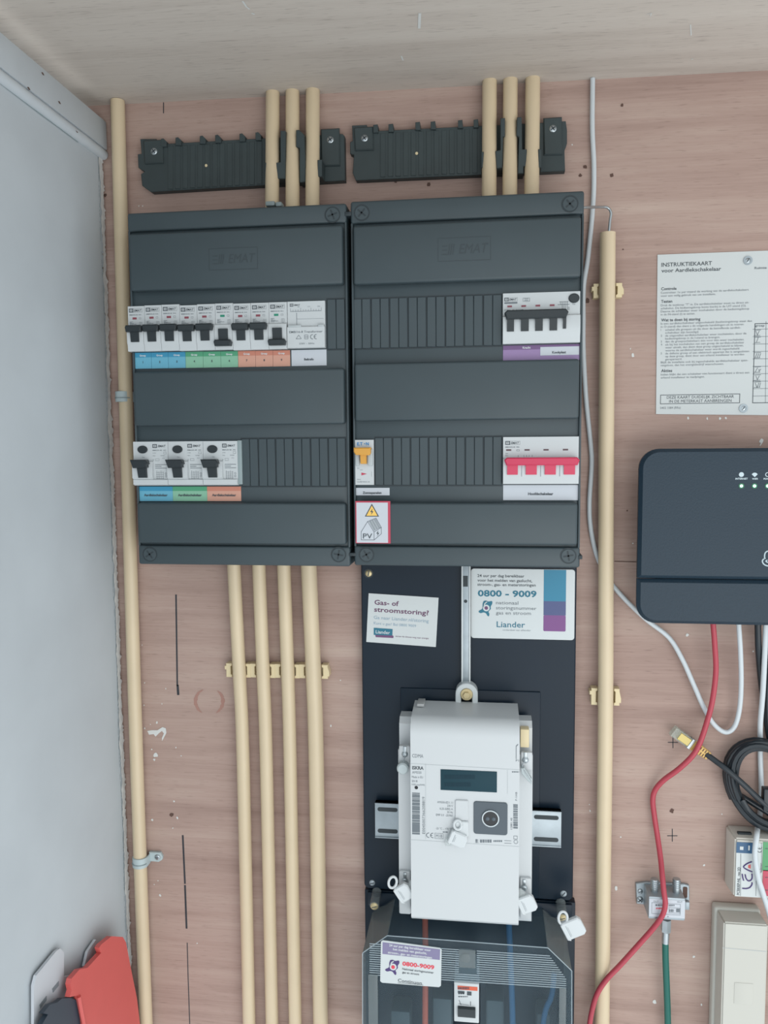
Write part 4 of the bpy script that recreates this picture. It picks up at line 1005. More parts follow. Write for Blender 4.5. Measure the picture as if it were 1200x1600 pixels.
barcode(644, 656, 1239, 1303.5, 0); barcode(802, 809, 1257, 1294.5, 0)

# ------------------------------------------------------------------ seals
def seal(cx, cy, d, ang, w_px, h_px, loop, label, mm='seal_white', skirt=None):
    s_ = S(d); ca, sa = math.cos(math.radians(ang)), math.sin(math.radians(ang))
    c = W(cx, cy, d)
    t = thing('seal_tag', label, 'seal', (c.x, -d + 0.006, c.z - h_px * s_ / 2), 'white meter seals')
    def R2(u, v): return (c.x + (u * ca - v * sa) * s_, c.z + (u * sa + v * ca) * s_)
    hw, hh = w_px / 2, h_px / 2
    part('tag', MB().prism([R2(*p) for p in ((-hw, -hh + 3), (-hw + 3, -hh), (hw - 5, -hh), (hw, -hh + 4), (hw, hh - 6), (hw - 4, hh), (-hw + 3, hh), (-hw, hh - 3))], d, d - 0.0055, 0.0012), mm, t)
    part('ridge', MB().prism([R2(*p) for p in ((-hw - 1.6, -hh + 2), (-hw + 3.5, -hh - 1), (-hw + 3.5, hh + 1), (-hw - 1.6, hh - 2))], d + 0.0008, d - 0.006, 0.0008), mm, t)
    mb = MB()
    mb.line(R2(-hw + 6, -hh + 5), R2(-hw + 6, hh - 5), 0.0004, d + 0.0002); mb.line(R2(-hw + 8, -hh + 6), R2(-hw + 8, hh - 8), 0.0003, d + 0.0002)
    part('tag_print', mb, 'print_soft', t)
    if loop:
        lx_, ly_, rx, ry, la = loop
        q = W(lx_, ly_, d); pts = []
        for i in range(25):
            a = 2 * math.pi * i / 24
            u, v = rx * math.cos(a), ry * math.sin(a); cl, sl = math.cos(math.radians(la)), math.sin(math.radians(la))
            pts.append((q.x + (u * cl - v * sl) * s_, -d + 0.003 + 0.001 * math.sin(a), q.z + (u * sl + v * cl) * s_))
        part('loop', MB().tube(pts, 0.0014, 8, 0, caps=False), mm, t)
    if skirt:
        part('clear_wing', MB().prism(pxs(skirt, d - 0.003), d - 0.003, d - 0.005, 0.0005), 'clear_seal', t)
seal(716, 1313, MF + 0.008, -22, 27, 23, (715, 1291, 6, 7, 0), 'white plastic seal tag hanging from the latch in the middle of the meter', skirt=[(706, 1296), (712, 1300), (706, 1322), (696, 1322), (694, 1316)])
seal(631.5, 1396, 0.082, 33, 24, 28, (613, 1381, 6.5, 9, -15), 'white plastic seal tag with open loop at the lower left corner of the meter', skirt=[(640, 1376), (649, 1380), (652, 1390), (642, 1402), (634, 1396)])
seal(824.5, 1414, 0.082, 24, 26, 28, None, 'white plastic seal tag at the lower right corner of the meter', skirt=[(806, 1392), (814, 1389), (822, 1396), (818, 1406), (808, 1404)])
seal(897, 1452, 0.072, -28 + 55, 32, 30, (880, 1437, 7, 10, -5), 'white plastic seal tag with loop hanging outside the right edge of the clear cover')
# older round seal on a wire and a clear wedge seal
t = thing('round_seal', 'grey round lead seal on a thin wire at the upper left of the meter', 'seal', W(629.5, 1212, WF))
part('seal_disc', MB().disc(xz(629, 1202, 0.075), 9.6 * S(0.075), 0.075, 0.0665, 24, bev=0.0014), 'seal_grey', t)
part('seal_wire', MB().tube([W(633, 1181, 0.070), W(631, 1188, 0.072), W(629.5, 1195, 0.0735)], 0.0005, 6, 4), 'steel', t)
t = thing('clear_seal', 'clear wedge shaped seal on a thin wire at the upper right of the meter', 'seal', W(823, 1224, WF))
part('seal_wedge', MB().prism(pxs([(814, 1201), (819, 1200), (831, 1218), (831, 1226), (825, 1221), (815, 1209)], 0.074), 0.074, 0.068, 0.0006), 'seal_grey', t)
part('seal_wire', MB().tube([W(819, 1190, 0.070), W(816, 1197, 0.072), W(820, 1206, 0.0745), W(830, 1222, 0.0745)], 0.0005, 6, 4), 'steel', t)

# ------------------------------------------------------------------ stickers on the board
t = thing('fault_notice_card', 'tilted white card asking Gas- of stroomstoring? on the black board', 'card', W(627, 1008, MBD))
d_ = MBD + 0.001
part('card', MB().prism(pxs([(576, 927), (685.3, 934), (681, 1011), (572.3, 1003)], d_), d_, MBD + 0.0001), 'card_white', t)
d2 = d_ + 0.0002; rt = -0.05
def st(mb, txt, px, py, cap, w=None, d=None, **k): mb.text(txt, *xz(px, py, d or d2), cap * S(d or d2), d or d2, width=(w * S(d or d2) if w else None), **k); return mb
mb = MB(); st(mb, 'Gas- of', 585, 944.5, 8, 39, rot=rt, bold=0.018); st(mb, 'stroomstoring?', 584.5, 955.5, 7.8, 87.5, rot=rt, bold=0.018); part('headline', mb, 'print_maroon', t)
mb = MB(); st(mb, 'Ga naar Liander.nl/storing', 584, 967, 5.6, 88, rot=rt); part('web_line', mb, 'print_blue_grey', t)
mb = MB(); st(mb, 'Kunt u gas? Bel 0800 9009', 584, 975.5, 4.4, 68, rot=rt); part('phone_line', mb, 'print_blue_grey', t)
part('logo_band', MB().flat(pxs([(586, 991), (613, 992.5), (615, 994), (614.5, 997), (587, 995.5)], d2), d2), 'print_plum_dark', t)
part('logo_field', MB().flat(pxs([(584, 981), (613.5, 983), (613, 993), (584, 992)], d2 + 0.0001), d2 + 0.0001), 'print_teal', t)
mb = MB(); st(mb, 'Liander', 587, 989.5, 5.6, 23, d=d2 + 0.0003, rot=rt, bold=0.01); part('logo_lettering', mb, 'print_white', t)
mb = MB(); st(mb, 'samen de slimste weg naar energie', 618, 995, 2.6, 53, rot=rt); part('motto', mb, 'print_maroon', t)

t = thing('fault_number_card', 'white plastic card with 0800 - 9009 and teal and purple bars beside the metal strip', 'card', W(817, 1000, MBD))
d_ = MBD + 0.0022
ca_, cb_ = W(735.5, 999, d_), W(898, 890, d_)
x0, x1 = W(735.5, 950, d_).x, W(898, 950, d_).x; z0 = (W(736, 996.5, d_).z + W(897, 1001, d_).z) / 2; z1 = W(817, 889, d_).z + 0.0
part('card', MB().prism(rounded(x0, x1, z0, z1, 0.0035), d_, MBD + 0.0003, 0.0004), 'gloss_white', t)
d2 = d_ + 0.0002
bars = (('teal_bar', 886 - 1, 939.5, 'print_teal_light'), ('indigo_bar', 939.5, 961, 'print_indigo'))
xa_, xb_ = W(849.5, 930, d2).x, W(884.3, 930, d2).x
part('teal_bar', MB().rect(xa_, xb_, W(867, 939.5, d2).z, z1 - 0.0006, d2), 'print_teal_light', t)
part('indigo_bar', MB().rect(xa_, xb_, W(867, 961.5, d2).z, W(867, 939.5, d2).z, d2), 'print_indigo', t)
part('plum_bar', MB().flat(rounded(xa_, xb_, W(867, 986.5, d2).z, W(867, 961.5, d2).z, 0.0012), d2), 'print_plum', t)
mb = MB()
for s_, y, w in (('24 uur per dag bereikbaar', 901.5, 72.5), ('voor het melden van gaslucht,', 908.6, 84.5), ('stroom-, gas- en meterstoringen', 915.2, 90)): st(mb, s_, 746, y, 4.6, w, bold=0.012)
part('notice_lines', mb, 'print_dark', t)
mb = MB(); st(mb, '0800 - 9009', 746.5, 931.5, 10, 91, bold=0.03); part('phone_number', mb, 'print_teal', t)
mb = MB()
for s_, y, w in (('nationaal', 944.2, 34.5), ('storingsnummer', 952.2, 62.5), ('gas en stroom', 960, 54)): st(mb, s_, 775, y, 5.6, w)
part('service_lines', mb, 'print_mid', t)
mb = MB(); st(mb, 'Liander', 776, 979.8, 9.5, 44, bold=0.008); part('brand_lettering', mb, 'print_teal', t)
mb = MB(); st(mb, 'onderdeel van alliander', 785.5, 985.5, 2.8, 43.5); part('small_line', mb, 'print_soft', t)
emblem = [((x - 197) / 128, 1 - (y - 345) / 152) for x, y in ((243, 352), (265, 346), (288, 356), (322, 350), (325, 376), (311, 402), (312, 425), (300, 440), (290, 456), (298, 472), (294, 497), (281, 494), (265, 470), (243, 462), (216, 469), (197, 459), (201, 445), (226, 430), (233, 408), (234, 378))]
_e = spline([Vector((u, v, 0)) for u, v in emblem] + [Vector((emblem[0][0], emblem[0][1], 0))], 3)[:-1]
emblem = [(p.x, p.y) for p in _e]
def emblem_on(t, px, py, w, h, d, m_body, m_dot, hole_m):
    a = W(px, py, d); sw, sh = w * S(d), h * S(d)
    part('emblem', MB().flat([(a.x + u * sw, a.z + v * sh) for u, v in emblem], d), m_body, t)
    cx_, cz_ = a.x + 0.56 * sw, a.z + 0.52 * sh
    mb = MB().disc((cx_, cz_), sw * 0.25, d + 0.0001, d, 20)
    mb.tube([(cx_ - sw * 0.16, -d - 0.0001, cz_ + sh * 0.05), (cx_ - sw * 0.12, -d - 0.0001, cz_ + sh * 0.27), (cx_ + sw * 0.04, -d - 0.0001, cz_ + sh * 0.40)], sw * 0.05, 6, 4)
    part('emblem_hole', mb, hole_m, t)
    part('emblem_dot', MB().disc((cx_, cz_), sw * 0.13, d + 0.0006, d, 16), m_dot, t)
emblem_on(t, 748, 962.5, 21, 25, d2, 'print_teal', 'print_plum_dark', 'gloss_white')

# ------------------------------------------------------------------ clear service box at the bottom
t = thing('service_box_base', 'black base board of the service connection behind the clear cover', 'board', W(730, 1690, 0))
x0 = W(571, 1500, 0.012).x; x1 = W(898, 1500, 0.012).x
part('panel', MB().box((x0, -0.0005, W(730, 1690, 0.012).z), (x1, -0.012, W(730, 1400, 0.012).z), 0.001), 'board_black', t)
part('base_ledge', MB().box((x0 + 0.004, -0.0115, W(730, 1425, 0.016).z), (x1 - 0.004, -0.016, W(730, 1404, 0.016).z), 0.0008), 'board_black', t)
for px0, px1, py0 in ((676, 706, 1562), (759, 788, 1565), (611, 641, 1582), (838, 860, 1586)):
    a = W(px0, 1690, 0.04); b_ = W(px1, py0, 0.04)
    part('terminal_block', MB().box((a.x, -0.0115, a.z), (b_.x, -0.040, b_.z), 0.003), 'grey_block', t)
CF = 0.088
fp = [(605, 1462), (856, 1481), (893.5, 1517), (893.5, 1692), (566.5, 1692), (566.5, 1489)]
front = pxs(fp, CF)
t = thing('clear_cover', 'clear plastic cover with ribbed band over the service connection below the meter', 'cover', W(730, 1690, 0.02))
pane = pxs([(605, 1462), (856, 1481), (893.5, 1517), (893.5, 1692), (750.5, 1692), (750.5, 1537.5), (708, 1535.5), (708, 1692), (566.5, 1692), (566.5, 1489)], CF)
part('front_pane', MB().prism(pane, CF, CF - 0.0015), 'clear_cover', t)
def wall(i, j, m_):
    a, b_ = front[i], front[j]
    n_ = Vector((b_[1] - a[1], -(b_[0] - a[0]))).normalized() * 0.0012
    vv = []
    for dd in (CF - 0.0015, 0.0125):
        vv += [(a[0], -dd, a[1]), (b_[0], -dd, b_[1]), (b_[0] + n_.x, -dd, b_[1] + n_.y), (a[0] + n_.x, -dd, a[1] + n_.y)]
    return part('side_pane', MB().add(vv, [(0, 1, 2, 3), (7, 6, 5, 4), (0, 4, 5, 1), (1, 5, 6, 2), (2, 6, 7, 3), (3, 7, 4, 0)]), m_, t)
wall(0, 1, 'clear_cover'); wall(1, 2, 'clear_side'); wall(2, 3, 'clear_side'); wall(4, 5, 'clear_side'); wall(5, 0, 'clear_side')
mb = MB()
for a, b_ in zip(fp[:3] + [fp[4]], fp[1:4] + [fp[5]]): mb.tube([W(*a, CF), W(*b_, CF)], 0.0005, 6, 0)
mb.tube([W(*fp[5], CF), W(*fp[0], CF)], 0.0005, 6, 0)
part('edge_highlight', mb, 'clear_rib', t)  # paler tubes paint the highlight along the edges of the cover
def seg_clip(y_l):
    """left and right end of a rib at height y_l (at the left) following the slope of the cover"""
    xl = 577.5
    xr = min(884.5, 859 + (y_l - 1474) * 0.75)
    return xl, xr
for k in range(15):
    yl = 1474.5 + k * 3.45
    xl, xr = seg_clip(yl)
    sl = 0.068


    pieces = [(xl, 717), (745, xr)] if k < 11 else [(xl, xr)]
    mb = MB()
    for p, q in pieces:
        if q - p > 4: mb.tube([W(p, yl + (p - 577) * sl, CF + 0.0004), W(q, yl + (q - 577) * sl, CF + 0.0004)], 0.00055, 5, 0)
    part('rib', mb, 'clear_rib', t)
part('knob_recess', MB().prism(rounded(W(717, 1510, CF).x, W(743, 1510, CF).x, W(730, 1512, CF).z, W(730, 1484, CF).z, 0.001), CF + 0.0003, CF - 0.0016), 'clear_side', t)
part('recess_dimple', MB().dome(xz(727, 1497, CF + 0.0003), 0.0055, CF + 0.0003, 0.001), 'clear_side', t)
# raised frame round the lower window
wx = ((577, 1523), (590, 1524)), ((872, 1544), (885, 1545))
for (p, q) in wx:
    a = W(p[0], 1692, CF); b_ = W(q[0], q[1], CF + 0.0015)
    part('window_frame', MB().box((a.x, -CF + 0.0002, a.z), (b_.x, -CF - 0.0015, b_.z), 0.0006), 'clear_side', t)
# fixing knobs of the cover
for (px, py, lab) in ((586, 1410, 'left'), (878, 1428, 'right')):
    c = W(px, py, 0.03)
    part('fixing_post', MB().tube([(c.x, -0.014, c.z + 0.004), (c.x, -0.036, c.z - 0.0005)], 0.0055, 16, 0), 'clear_side', t)
    kn = part('fixing_screw', MB().dome((c.x, c.z - 0.0008), 0.0046, 0.036, 0.002), 'brass', t)
    part('screw_slot', MB().line((c.x - 0.003, c.z - 0.002), (c.x + 0.003, c.z), 0.0008, 0.0382), 'print_dark', kn)
# old sticker on the clear cover
t = thing('old_fault_sticker', 'white and violet sticker with red 0800-9009 and Continuon on the clear cover', 'sticker', W(642, 1541, CF))
d_ = CF + 0.0012
part('paper', MB().prism(pxs([(598, 1469.5), (687.5, 1481.5), (690, 1484), (689, 1540), (686, 1542.5), (597, 1535.5), (594, 1533), (595.3, 1471.5)], d_), d_, CF + 0.0001), 'gloss_white', t)
d2 = d_ + 0.0002; rt = -0.055
part('violet_band', MB().flat(pxs([(597.8, 1472.3), (687.8, 1483.5), (687.2, 1500), (597.5, 1490.5)], d2), d2), 'print_violet', t)
mb = MB()
for s_, px, py, w in (('24 uur per dag bereikbaar voor', 608, 1478.5, 69), ('het melden van gaslucht,', 614, 1484.7, 56), ('stroom-, gas- en meterstoringen', 606, 1489.5, 73)): st(mb, s_, px, py, 4.2, w, d=d2 + 0.0002, rot=rt, bold=0.02)
part('band_lettering', mb, 'print_white', t)
mb = MB(); st(mb, '0800-9009', 628.5, 1508.5, 7.2, 53, rot=rt, bold=0.035); part('phone_number', mb, 'print_red', t)
mb = MB(); st(mb, 'Nationaal storingsnummer', 628.5, 1515.3, 3.8, 52, rot=rt, bold=0.015); st(mb, 'gas en stroom', 628.5, 1520.6, 3.8, 28, rot=rt, bold=0.015); st(mb, 'Continuon', 621.5, 1534, 5.8, 40, rot=rt, bold=0.01)
mb.line(xz(621.5, 1535.8, d2), xz(661, 1539, d2), 0.0004, d2)
part('lettering', mb, 'print_dark', t)
emblem_on(t, 602, 1522, 23.5, 26, d2, 'print_navy', 'print_red', 'gloss_white')
# service breaker seen through the cover
SB = 0.091
t = thing('service_breaker', 'white breaker with a red header and black toggle behind the clear cover', 'circuit breaker', W(729, 1598, 0.03))
a = W(709.5, 1596, SB); b_ = W(748.5, 1538, SB)
sbx0, sbx1, sbz0, sbz1 = a.x, b_.x, a.z, b_.z
sx_ = lambda u: sbx0 + u * (sbx1 - sbx0)
sz_ = lambda v: sbz1 + v * (sbz0 - sbz1)
part('body', MB().box((sbx0, -0.041, sbz0), (sbx1, -SB, sbz1), 0.0008), 'device_white', t)
part('header', MB().rect(sx_(0.14), sx_(0.94), sz_(0.17), sz_(0.07), SB + 0.0002), 'wire_orange', t)
part('header_lettering', smudge(MB(), 715.5, 733, 1546, 3.6, SB + 0.0004, seed=3), 'flag_dark', t)
mb = MB(); d2 = SB + 0.0002
mb.rect(sx_(0.15), sx_(0.42), sz_(0.26), sz_(0.20), d2); mb.rect(sx_(0.52), sx_(0.70), sz_(0.30), sz_(0.20), d2); smudge(mb, 716, 726, 1553.5, 2.2, d2, seed=5); smudge(mb, 716, 731, 1558, 1.4, d2, seed=6)
mb.line((sx_(0.2), sz_(0.44)), (sx_(0.28), sz_(0.56)), 0.0005, d2); mb.line((sx_(0.66), sz_(0.45)), (sx_(0.66), sz_(0.56)), 0.0006, d2); mb.line((sx_(0.18), sz_(0.53)), (sx_(0.6), sz_(0.55)), 0.0003, d2)
part('small_print', mb, 'print_dark', t)
part('toggle', MB().prism_x([(SB - 0.002, sz_(0.58)), (SB + 0.004, sz_(0.60)), (SB + 0.0035, sz_(0.72)), (SB + 0.002, sz_(0.84)), (SB - 0.002, sz_(0.84))], sx_(0.15), sx_(0.86)), 'toggle_black', t)
# wires behind the cover
single('service_wire', MB().tube([W(664, 1425, 0.03), W(665, 1500, 0.045), W(664.5, 1560, 0.05), W(664, 1690, 0.05)], 0.0034, 10, 6), 'wire_orange', 'orange wire running down behind the clear cover', 'wire', 'service wires')
single('service_wire', MB().tube([W(795, 1440, 0.03), W(798, 1510, 0.045), W(800, 1560, 0.05), W(803, 1690, 0.05)], 0.0034, 10, 6), 'wire_blue', 'straight blue wire behind the clear cover', 'wire', 'service wires')
single('service_wire', MB().tube([W(866, 1520, 0.04), W(862, 1555, 0.048), W(850, 1590, 0.05), W(840, 1690, 0.05)], 0.003, 10, 6), 'wire_blue', 'curved blue wire near the right side of the clear cover', 'wire', 'service wires')

# ------------------------------------------------------------------ instruction card
d_ = 0.0012
t = thing('instruction_card', 'pale printed instruction card screwed to the plywood above the router', 'card', W(1110, 648, 0))
c = [W(1027.5, 398, d_), W(1200, 391.5, d_), W(1025, 647, d_), W(1185, 648.5, d_)]
x0 = (c[0].x + c[2].x) / 2; x1 = W(1372, 520, d_).x
ztl, ztr = c[0].z, c[0].z + (c[1].z - c[0].z) * (x1 - c[0].x) / (c[1].x - c[0].x)
zbl, zbr = c[2].z, c[2].z + (c[3].z - c[2].z) * (x1 - c[2].x) / (c[3].x - c[2].x)
part('paper', MB().prism([(c[0].x, ztl), (x1, ztr), (x1, zbr), (c[2].x, zbl)], d_, 0.0002), 'card_white', t)
d2 = d_ + 0.0002
tilt = math.atan2(ztr - ztl, x1 - x0) * 0.6
def ct(mb, s_, px, py, cap, w=None, **k):
    mb.text(s_, *xz(px, py, d2), cap * S(d2), d2, width=(w * S(d2) if w else None), rot=k.pop('rot', tilt), **k)
mb = MB(); ct(mb, 'INSTRUKTIEKAART', 1033.5, 416.8, 5.8, 71.5, bold=0.012); ct(mb, 'voor Aardlekschakelaar', 1033.5, 425.8, 5.6, 84.5, bold=0.012)
part('title', mb, 'print_dark', t)
mb = MB()
for s_, py, w in (('Controle', 453.6, 22), ('Testen', 473.3, 16), ('Wat te doen bij storing', 502.4, 56), ('Akties', 581.5, 16)): ct(mb, s_, 1033, py, 4.4, w, bold=0.02, rot=0.004)
part('headings', mb, 'print_dark', t)
sm = (('Controleer 1x per maand de werking van de aardlekschakelaars', 0, 458.7, 124), ('voor een veilig gebruik van uw installatie.', 0, 463.6, 78),
      ('Druk de testknop "T" in. De aardlekschakelaar moet nu direct uit-', 0, 478.4, 125), ('schakelen. De bedieningsknop komt hierbij in de UIT-stand (O).', 0, 483.2, 121), ('Daarna de schakelaar weer inschakelen door de bedieningsknop', 0, 488, 125), ('in de IN-stand (I) te zetten.', 0, 492.8, 49),
      ('Is een aardlekschakelaar uitgeschakeld (bedieningsknop staat dan', 0, 507, 129), ('in O-stand) dan dient u de volgende handelingen uit te voeren:', 0, 511.8, 118),
      ('schakel alle groepen uit die door de betreffende aardlek-', 7, 516.6, 107), ('schakelaar zijn beveiligd.', 7, 521.2, 48), ('de uitgevallen aardlekschakelaar weer inschakelen, door de', 7, 525.8, 115), ('bedieningsknop in de I-stand te brengen.', 7, 530.4, 78),
      ('dan de groepsschakelaars één voor één weer inschakelen.', 7, 535, 112), ('als bij het inschakelen van een groep de aardlekschakelaar', 7, 539.7, 112), ('weer uitvalt, dan dient deze groep uitgeschakeld te blijven,', 7, 544.3, 111), ('waarna de aardlekschakelaar weer wordt ingeschakeld.', 7, 548.9, 106),
      ('de defecte groep of een elektrisch apparaat dat is aangesloten', 7, 553.5, 119), ('op deze groep, dient door een erkend installateur te worden', 7, 558.1, 112), ('gerepareerd.', 7, 562.7, 24),
      ('Blijft de installatie ook bij ingeschakelde aardlekschakelaar span-', 0, 567.5, 124), ('ningsloos, dan het energiebedrijf waarschuwen.', 0, 572.1, 90), ('Indien blijkt dat een schakelaar niet functioneert dient u direct een', 0, 586.5, 126), ('erkend installateur te raadplegen.', 0, 591.3, 63))
mb = MB()
for s_, dx, py, w in sm: ct(mb, s_, 1032.5 + dx, py + 0.3, 3.1, w, rot=0.006)
for k, py in enumerate((516.6, 525.8, 535, 539.7, 553.5)): ct(mb, str(k + 1), 1032.5, py + 0.3, 3.1)
ct(mb, '5402 1084 (RRs)', 1031.5, 639, 3.4, 29.5); ct(mb, 'Ruimte en', 1179, 420.5, 3.4, 24, bold=0.02)
pr = part('body_print', mb, 'print_mid', t)
mb = MB()
def fr(px0, py0, px1, py1, w):
    a = W(px0, py1, d2); b_ = W(px1, py0, d2); mb.frame(a.x, b_.x, a.z, b_.z, w, d2)
fr(1031.5, 615, 1156.5, 631.5, 0.0006); fr(1175.5, 502, 1310, 630, 0.0007)
ct(mb, 'DEZE KAART DUIDELIJK ZICHTBAAR', 1094, 622.3, 4.4, 96, align='C', rot=0.0); ct(mb, 'IN DE METERKAST AANBRENGEN', 1094, 628.6, 4.4, 89, align='C', rot=0.0)
part('boxed_notice', mb, 'print_dark', t)
mb = MB()
for k in range(10):
    y = 514.5 + 11.6 * k
    mb.line(xz(1176, y, d2), xz(1310, y - 2, d2), 0.0004, d2)
mb.line(xz(1197, 502, d2), xz(1196, 630, d2), 0.0004, d2); mb.line(xz(1230, 502, d2), xz(1229, 630, d2), 0.0004, d2)
ct(mb, 'groep', 1180, 510.5, 3.2, 13, bold=0.02)
part('table_lines', mb, 'print_mid', t)
mb = MB()
def stroke(*pts):
    for p, q in zip(pts[:-1], pts[1:]): mb.line(xz(*p, d2 + 0.0001), xz(*q, d2 + 0.0001), 0.0005, d2 + 0.0001)
for s_, y in (('V', 522), ('I', 533), ('III', 557), ('IV', 579.5), ('V', 592), ('VI', 603)):
    stroke((1179, y - 6), (1189, y - 6.5)); stroke((1178, y + 2.5), (1188, y + 2))
    if s_ == 'V': stroke((1181, y - 5), (1183.5, y + 1.5), (1186.5, y - 5))
    elif s_ == 'I': stroke((1185, y - 6), (1182, y + 2))
    elif s_ == 'III': stroke((1183, y - 5), (1180, y + 2)); stroke((1186, y - 5), (1183, y + 2)); stroke((1189, y - 5), (1186, y + 2))
    elif s_ == 'IV': stroke((1184, y - 5), (1180, y + 2)); stroke((1186, y - 3), (1186, y + 1), (1189, y - 3))
    else: stroke((1180, y - 5), (1183, y + 3), (1186, y - 5)); stroke((1188.5, y - 5), (1186.5, y + 2))
part('handwriting', mb, 'print_mid', t)
for px, py in ((1168.5, 407), (1161.5, 638)):
    part('cup_washer', MB().ring(xz(px, py, d2), 6.3 * S(0), 3.6 * S(0), d2 + 0.0008, d2 - 0.0006), 'zinc', t)
    screw(t, px, py, d2 + 0.0005, 4.0, 'steel', 55, 0.0008)

# ------------------------------------------------------------------ router
RF = 0.046
t = thing('router', 'dark slate wall mounted router with three green lights', 'router', W(1160, 980, 0))
x0 = W(997.5, 840, RF).x; z1 = W(1130, 700.5, RF).z; z0 = W(1130, 977, RF).z; x1 = x0 + 0.245
ou = rounded(x0, x1, z0, z1, 0.018, 8)
part('case_back', MB().prism(rounded(x0 + 0.026, x1 - 0.02, z0 + 0.012, z1 - 0.02, 0.018, 8), 0.039, 0.0005), 'box_dark', t)
zseam = W(1100, 906, RF).z
up = [p for p in rounded(x0, x1, z0, z1, 0.0205, 8) if p[1] > zseam]
cas = part('case_front', MB().prism([(x0, zseam + 0.0006), (x1, zseam + 0.0006)] + up, RF, 0.038, 0.0035), 'router', t)
lo2 = [p for p in rounded(x0, x1, z0, z1, 0.0205, 8) if p[1] < zseam]
part('lower_cover', MB().prism([(x1, zseam - 0.0003), (x0, zseam - 0.0003)] + lo2, RF - 0.0012, 0.038, 0.0035), 'router', t)
d2 = RF + 0.0002
for k, px in enumerate((1158.5, 1179, 1199.5)):
    c = xz(px, 759.3, d2)
    hal = part('light_halo', MB().disc(c, 4.2 * S(RF), RF + 0.0003, RF - 0.001, 18), 'led_halo', t)  # glow around each light painted as a green disc
    part('light', MB().dome(c, 2.3 * S(RF), RF + 0.0003, 0.0005, 12), 'led_green', hal)
mb = MB()
mb.disc(xz(1158.5, 741.5, d2), 3.6 * S(RF), d2, RF, 20)
mb.flat(pxs([(1174.5, 741), (1177, 739), (1179.3, 738.5), (1181.6, 739), (1184, 741), (1179.3, 745.5)], d2), d2)
c = xz(1199.5, 741.5, d2); mb.ring(c, 3.4 * S(RF), 2.4 * S(RF), d2, RF, 20)
mb.text('INTERNET', *xz(1158.7, 749.3, d2), 2.6 * S(RF), d2, width=17.5 * S(RF), align='C', bold=0.03)
mb.text('WIFI', *xz(1179.5, 749.5, d2), 2.6 * S(RF), d2, width=8 * S(RF), align='C', bold=0.03); mb.text('POWER', *xz(1199.7, 749.5, d2), 2.6 * S(RF), d2, width=12 * S(RF), align='C', bold=0.03)
part('icon_print', mb, 'router_print', cas)
def crv(pts, r_, d): return MB().tube([W(p[0], p[1], d) for p in pts], r_, 6, 5)
mb = crv([(1203, 861), (1198, 861.5), (1195, 865), (1194.5, 871), (1195.5, 873)], 0.0007, RF)
for v in crv([(1193.5, 873), (1191, 876), (1192.5, 880.5), (1197, 883.5), (1204, 884), (1212, 880)], 0.0007, RF).v: pass
mb2 = crv([(1193.5, 873), (1191, 876), (1192.5, 880.5), (1197, 883.5), (1204, 884), (1212, 880), (1216, 873)], 0.0007, RF)
mb.add(mb2.v, mb2.f)
mb3 = crv([(1203, 861), (1210, 862), (1214, 867), (1216, 873)], 0.0007, RF); mb.add(mb3.v, mb3.f)
mb4 = crv([(1199, 875), (1196.5, 876.5), (1199, 878.5), (1203, 878)], 0.0006, RF); mb.add(mb4.v, mb4.f)
part('emblem', mb, 'router_print', cas)

# ------------------------------------------------------------------ cables
def cable(name, path, r, m_, label, group=None, smooth=8, seg=10):
    return single(name, MB().tube([W(*p) for p in path], r, seg, smooth), m_, label, 'cable', group)
def wc(px, py, d): return (px, py, d)
v0 = at_ceiling(926, 125, 0.004)
pts = [v0] + [W(*p) for p in ((925.5, 200, 0.004), (928, 262, 0.004), (926.5, 320, 0.004), (919, 400, 0.004), (912, 448, 0.004), (911.5, 500, 0.004), (911.5, 545, 0.004), (915.5, 620, 0.004), (922.5, 690, 0.0035), (924.5, 725, 0.0032), (921, 785, 0.003), (923, 825, 0.0028),
       (932, 866, 0.0028), (946, 897, 0.0028), (960, 918, 0.003), (983, 943, 0.006), (1011, 969, 0.012), (1045, 996, 0.007), (1066, 1030, 0.008), (1084, 1070, 0.009), (1099, 1104, 0.009), (1115, 1131, 0.009), (1133, 1144, 0.009), (1147, 1136, 0.010), (1155, 1110, 0.012), (1158, 1070, 0.016), (1157, 1020, 0.021), (1154, 972, 0.024))]
single('white_cable', MB().tube(pts, 0.0026, 10, 8), 'cable_white', 'thin white cable from the ceiling, behind the pipe, looping up into the router', 'cable', 'white cables')
cable('white_cable', [(1197, 972, 0.024), (1195, 1020, 0.02), (1192, 1080, 0.014), (1188, 1130, 0.0105), (1188, 1165, 0.0045), (1188, 1185, 0.004), (1189.5, 1240, 0.0045), (1186.8, 1278, 0.005), (1183.5, 1296, 0.020), (1182.3, 1306, 0.0345), (1179.5, 1335, 0.0385), (1184, 1368, 0.0375), (1192, 1395, 0.034), (1203, 1432, 0.028), (1213, 1480, 0.018), (1216, 1560, 0.006), (1216, 1700, 0.005)], 0.0028, 'cable_white', 'thin white cable hanging straight from the router across the white filter box', 'white cables')
cable('red_cable', [(1114, 972, 0.024), (1117, 1010, 0.022), (1118.5, 1050, 0.02), (1113, 1095, 0.0195), (1104, 1130, 0.0205), (1093, 1162, 0.022), (1081, 1182, 0.022), (1060, 1202, 0.019), (1037, 1219, 0.012), (1024, 1234, 0.008), (1020, 1250, 0.007), (1022.5, 1275, 0.007), (1027, 1305, 0.009), (1032, 1340, 0.018), (1035, 1370, 0.03), (1037.5, 1395, 0.036), (1039.5, 1412, 0.038), (1035, 1430, 0.037), (1021, 1450, 0.03), (998, 1476, 0.027), (970, 1507, 0.0272), (948, 1530, 0.0275), (934, 1551, 0.0275), (926, 1575, 0.0265), (921, 1604, 0.024), (918, 1650, 0.02)], 0.0029, 'cable_red', 'red network cable winding from the router down across the splitter and pipe', smooth=8, seg=12)
